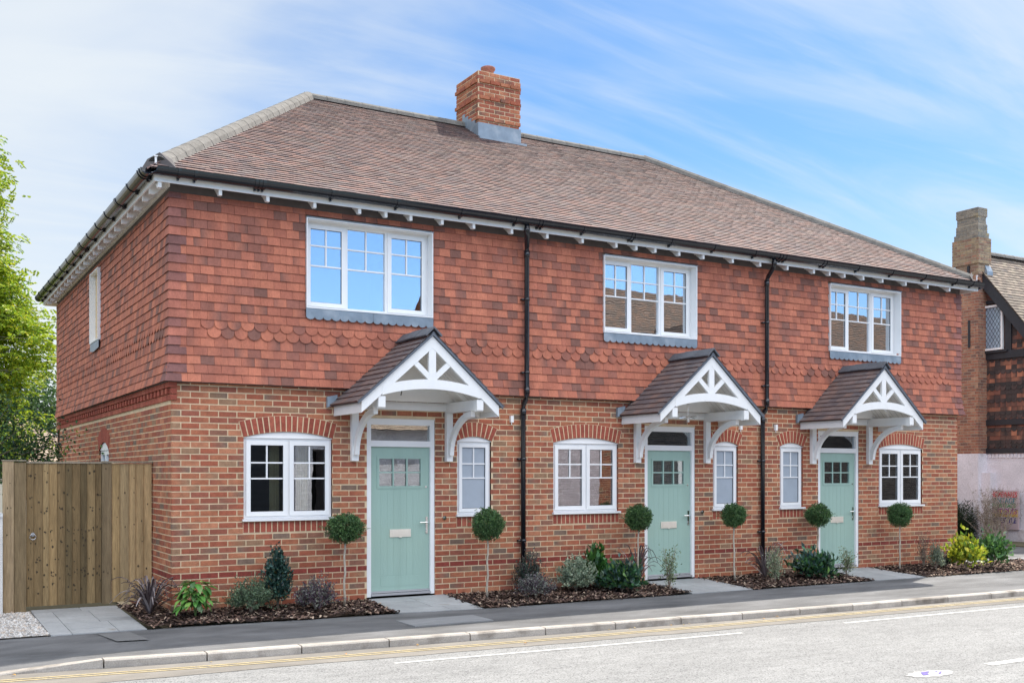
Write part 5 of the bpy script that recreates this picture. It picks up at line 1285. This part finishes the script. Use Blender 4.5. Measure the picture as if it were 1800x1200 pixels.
# apple tree hanging over the fence
t = empty('apple_tree', 'dark leafy apple tree leaning over the top of the fence', 'tree', (-2.28, 6.12, -.1)); random.seed(11); mb = MB(); C = []; D = []
mb.tube([(0, 0, 0), (.05, 0, .9), (.2, -.05, 1.7), (.3, 0, 2.3)], [.08, .065, .05, .03], 8)
tips = [(1.25, 1.9), (1.55, 2.1), (1.9, 2.5), (1.2, 2.55), (1.0, 2.2), (.9, 2.8), (1.45, 2.75), (1.7, 2.3), (1.1, 3.05), (.85, 3.2), (1.95, 2.15), (1.35, 2.35), (.7, 2.5), (.7, 2.0), (.7, 3.0), (1.05, 1.8), (1.62, 1.85), (2.28, 2.47), (.5, 3.3)]
for q, zz in tips:
    e = CR*q+Y3*random.uniform(-.4, .4)+Vector((0, 0, zz)); s0 = Vector((.2, 0, 1.6)); mid = s0.lerp(e, .5)+Vector((0, 0, .12))
    mb.tube([s0, mid, e], [.018, .011, .004], 5)
    for _ in range(230 if q < 2.1 else 40):
        k = random.random()**.6; p = mid.lerp(e, k)+Vector((random.gauss(0, .15), random.gauss(0, .18), random.gauss(0, .15))); C.append(tuple(p)); D.append((random.gauss(.4, .6), random.gauss(-.2, .6), random.gauss(-.2, .5)))
mb.build('trunk', m_bark, t); n = len(C); leaves('crown', C, D, rng.uniform(.05, .085, n), rng.uniform(.03, .045, n), cols([((.05, .12, .045), 4), ((.08, .18, .05), 3), ((.03, .06, .035), 2), ((.24, .34, .05), 2)], n), m_leaf, t)
# bungalow beyond
bg_ = empty('bungalow', 'cream bungalow with pale tan tiled roof glimpsed above the fence', 'house', (1.0, 33, -.3))
mb = MB(); mb.box(-4.5, 3.0, 0, 7, 0, 2.6, (1, 1, 1)); wl = mb.build('wall', mat('cream_render', (.62, .57, .48), .9, var=.08), bg_)
mb = MB(); P0, P1 = Vector((-4.8, -.3, 2.5)), Vector((3.3, -.3, 2.5)); Q0, Q1 = Vector((-3.5, 3.5, 4.55)), Vector((.7, 3.5, 4.55))
TAN = [((.36, .27, .20), 3), ((.31, .23, .17), 2), ((.41, .32, .24), 2)]
slope(mb, P0, P1, Q0, Q1, .16, .25, .025, TAN); slope(mb, P1, Vector((3.3, 7.3, 2.5)), Q1, Q1, .16, .25, .025, TAN)
mb.add([P0, P1, Q1, Q0, Vector((3.3, 7.3, 2.5)), Vector((-4.8, 7.3, 2.5))], [(0, 1, 2, 3), (1, 4, 2), (4, 5, 3, 2), (5, 0, 3)], (.3, .22, .17)); mb.build('roof', m_roof, bg_)
mb = MB(); rect_frame(mb, .2, 1.6, .9, 2.1, .06, -.04, .02); wo = mb.build('window', m_white, bg_)
mb = MB(); mb.box(.26, 1.54, -.012, -.004, .96, 2.04); mb.build('pane', glass('far_glass', .4), wo)

# ================================================================== ACROSS THE ROAD (seen only in the window reflections)
op = empty('opposite_house', 'pink-painted brick house with clay-tiled roof across the road', 'house', (14.5, -17.5, -.1))
PK = [((.95, .85, .85), 3), ((.88, .78, .78), 2), ((1, .92, .92), 1)]
mb = MB(); brick_field(mb, Vector((0, 0, 0)), X3, Z3, Y3, 4.4, 0, 4.4, pal=PK); mb.box(0, 27, -8, -.01, 0, 4.4, (.85, .75, .75)); wl_ = mb.build('wall', m_paintb, op)
mb = MB(); brick_field(mb, Vector((4.4, 0, 0)), X3, Z3, Y3, 2.2, 0, 4.4); brick_field(mb, Vector((6.6, 0, 0)), X3, Z3, Y3, 20.4, 0, 4.4, pal=[((.10, .095, .095), 2), ((.07, .065, .065), 2)], j=.004); mb.add([(4.4, -.005, 0), (27, -.005, 0), (27, -.005, 4.4), (4.4, -.005, 4.4)], [(0, 1, 2, 3)], (1, 1, 1), 1); mb.build('brick_face', [m_brick, m_mortar], wl_)
mb = MB(); P0, P1 = Vector((27.4, .4, 4.2)), Vector((-.4, .4, 4.2)); Q0, Q1 = Vector((27.4, -4, 9.4)), Vector((-.4, -4, 9.4))
TAN2 = [((.12, .085, .07), 3), ((.10, .075, .062), 2), ((.15, .095, .07), 3)]
slope(mb, P0, P1, Q0, Q1, .13, .2, .025, TAN2)
Pb0, Pb1 = Vector((27.4, -8.4, 4.2)), Vector((-.4, -8.4, 4.2)); mb.add([P0, P1, Q1, Q0, Pb1, Pb0], [(0, 1, 2, 3), (3, 2, 4, 5)], (.3, .17, .12))
gx = 9.0
G0, G1, GT = Vector((gx-2.5, .6, 4.3)), Vector((gx+2.5, .6, 4.3)), Vector((gx, .6, 7.6))
slope(mb, Vector((gx-2.5, -3, 4.3)), G0, Vector((gx, -3, 7.6)), GT, .13, .2, .025, TAN2); slope(mb, G1, Vector((gx+2.5, -3, 4.3)), GT, Vector((gx, -3, 7.6)), .13, .2, .025, TAN2)
mb.build('roof', m_roof, op)
mb = MB(); mb.add([G0, G1, GT], [(0, 1, 2)], (.85, .8, .8)); mb.build('gable', m_paintb, op)
mb = MB(); mb.box(8.05, 9.35, -.006, .02, 1.05, 2.35, (.1, .1, .1)); mb.build('window', m_upvc, op)
ob = empty('white_outbuilding', 'low white-painted brick outbuilding across the road', 'outbuilding', (7.4, -17.0, -.1))
mb = MB(); brick_field(mb, Vector((0, 0, 0)), X3, Z3, Y3, 6.9, 0, 3.3, holes=[(.55, 2.1, 0, 2.6)], pal=[((1.1, 1.12, 1.12), 2), ((1.02, 1.04, 1.04), 1)]); mb.box(0, .55, -5, -.01, 0, 3.3, (1.05, 1.05, 1.05)); mb.box(2.1, 6.9, -5, -.01, 0, 3.3, (1.05, 1.05, 1.05)); mb.box(.55, 2.1, -5, -.01, 2.6, 3.3, (1.05, 1.05, 1.05)); mb.box(.55, 2.1, -5, -4, 0, 2.6, (.1, .1, .1)); mb.build('wall', m_paintb, ob)
mb = MB(); P0, P1 = Vector((7.0, .3, 3.2)), Vector((-.2, .3, 3.2)); Q0, Q1 = Vector((7.0, -2.5, 4.3)), Vector((-.2, -2.5, 4.3)); slope(mb, P0, P1, Q0, Q1, .16, .25, .02, TAN)
mb.add([P0, P1, Q1, Q0, Vector((-.2, -5.3, 3.2)), Vector((7.0, -5.3, 3.2))], [(0, 1, 2, 3), (3, 2, 4, 5)], (.3, .2, .15)); mb.build('roof', m_roof, ob)

bn = empty('added_dark_barn', 'black weatherboarded barn across the road', 'barn', (-8, -17.6, -.1))  # unseen barn, added so the first window reflects something dark
mb = MB()
for k in range(18): mb.hexa([(0, -.02, k*.18), (15.2, -.02, k*.18), (15.2, .03, k*.18), (0, .03, k*.18), (0, -.02, k*.18+.19), (15.2, -.02, k*.18+.19), (15.2, .008, k*.18+.19), (0, .008, k*.18+.19)])
mb.box(0, 15.2, -6, -.021, 0, 3.3); mb.build('wall', m_black2, bn)
mb = MB(); P0, P1 = Vector((15.3, .3, 3.2)), Vector((-.3, .3, 3.2)); Q0, Q1 = Vector((15.3, -3, 4.6)), Vector((-.3, -3, 4.6)); slope(mb, P0, P1, Q0, Q1, .2, .3, .02, TAN)
mb.add([p-Vector((0, 0, .03)) for p in (P0, P1, Q1, Q0, Vector((-.3, -6.3, 3.2)), Vector((15.3, -6.3, 3.2)))], [(0, 1, 2, 3), (3, 2, 4, 5)], (.3, .2, .15)); mb.build('roof', m_roof, bn)
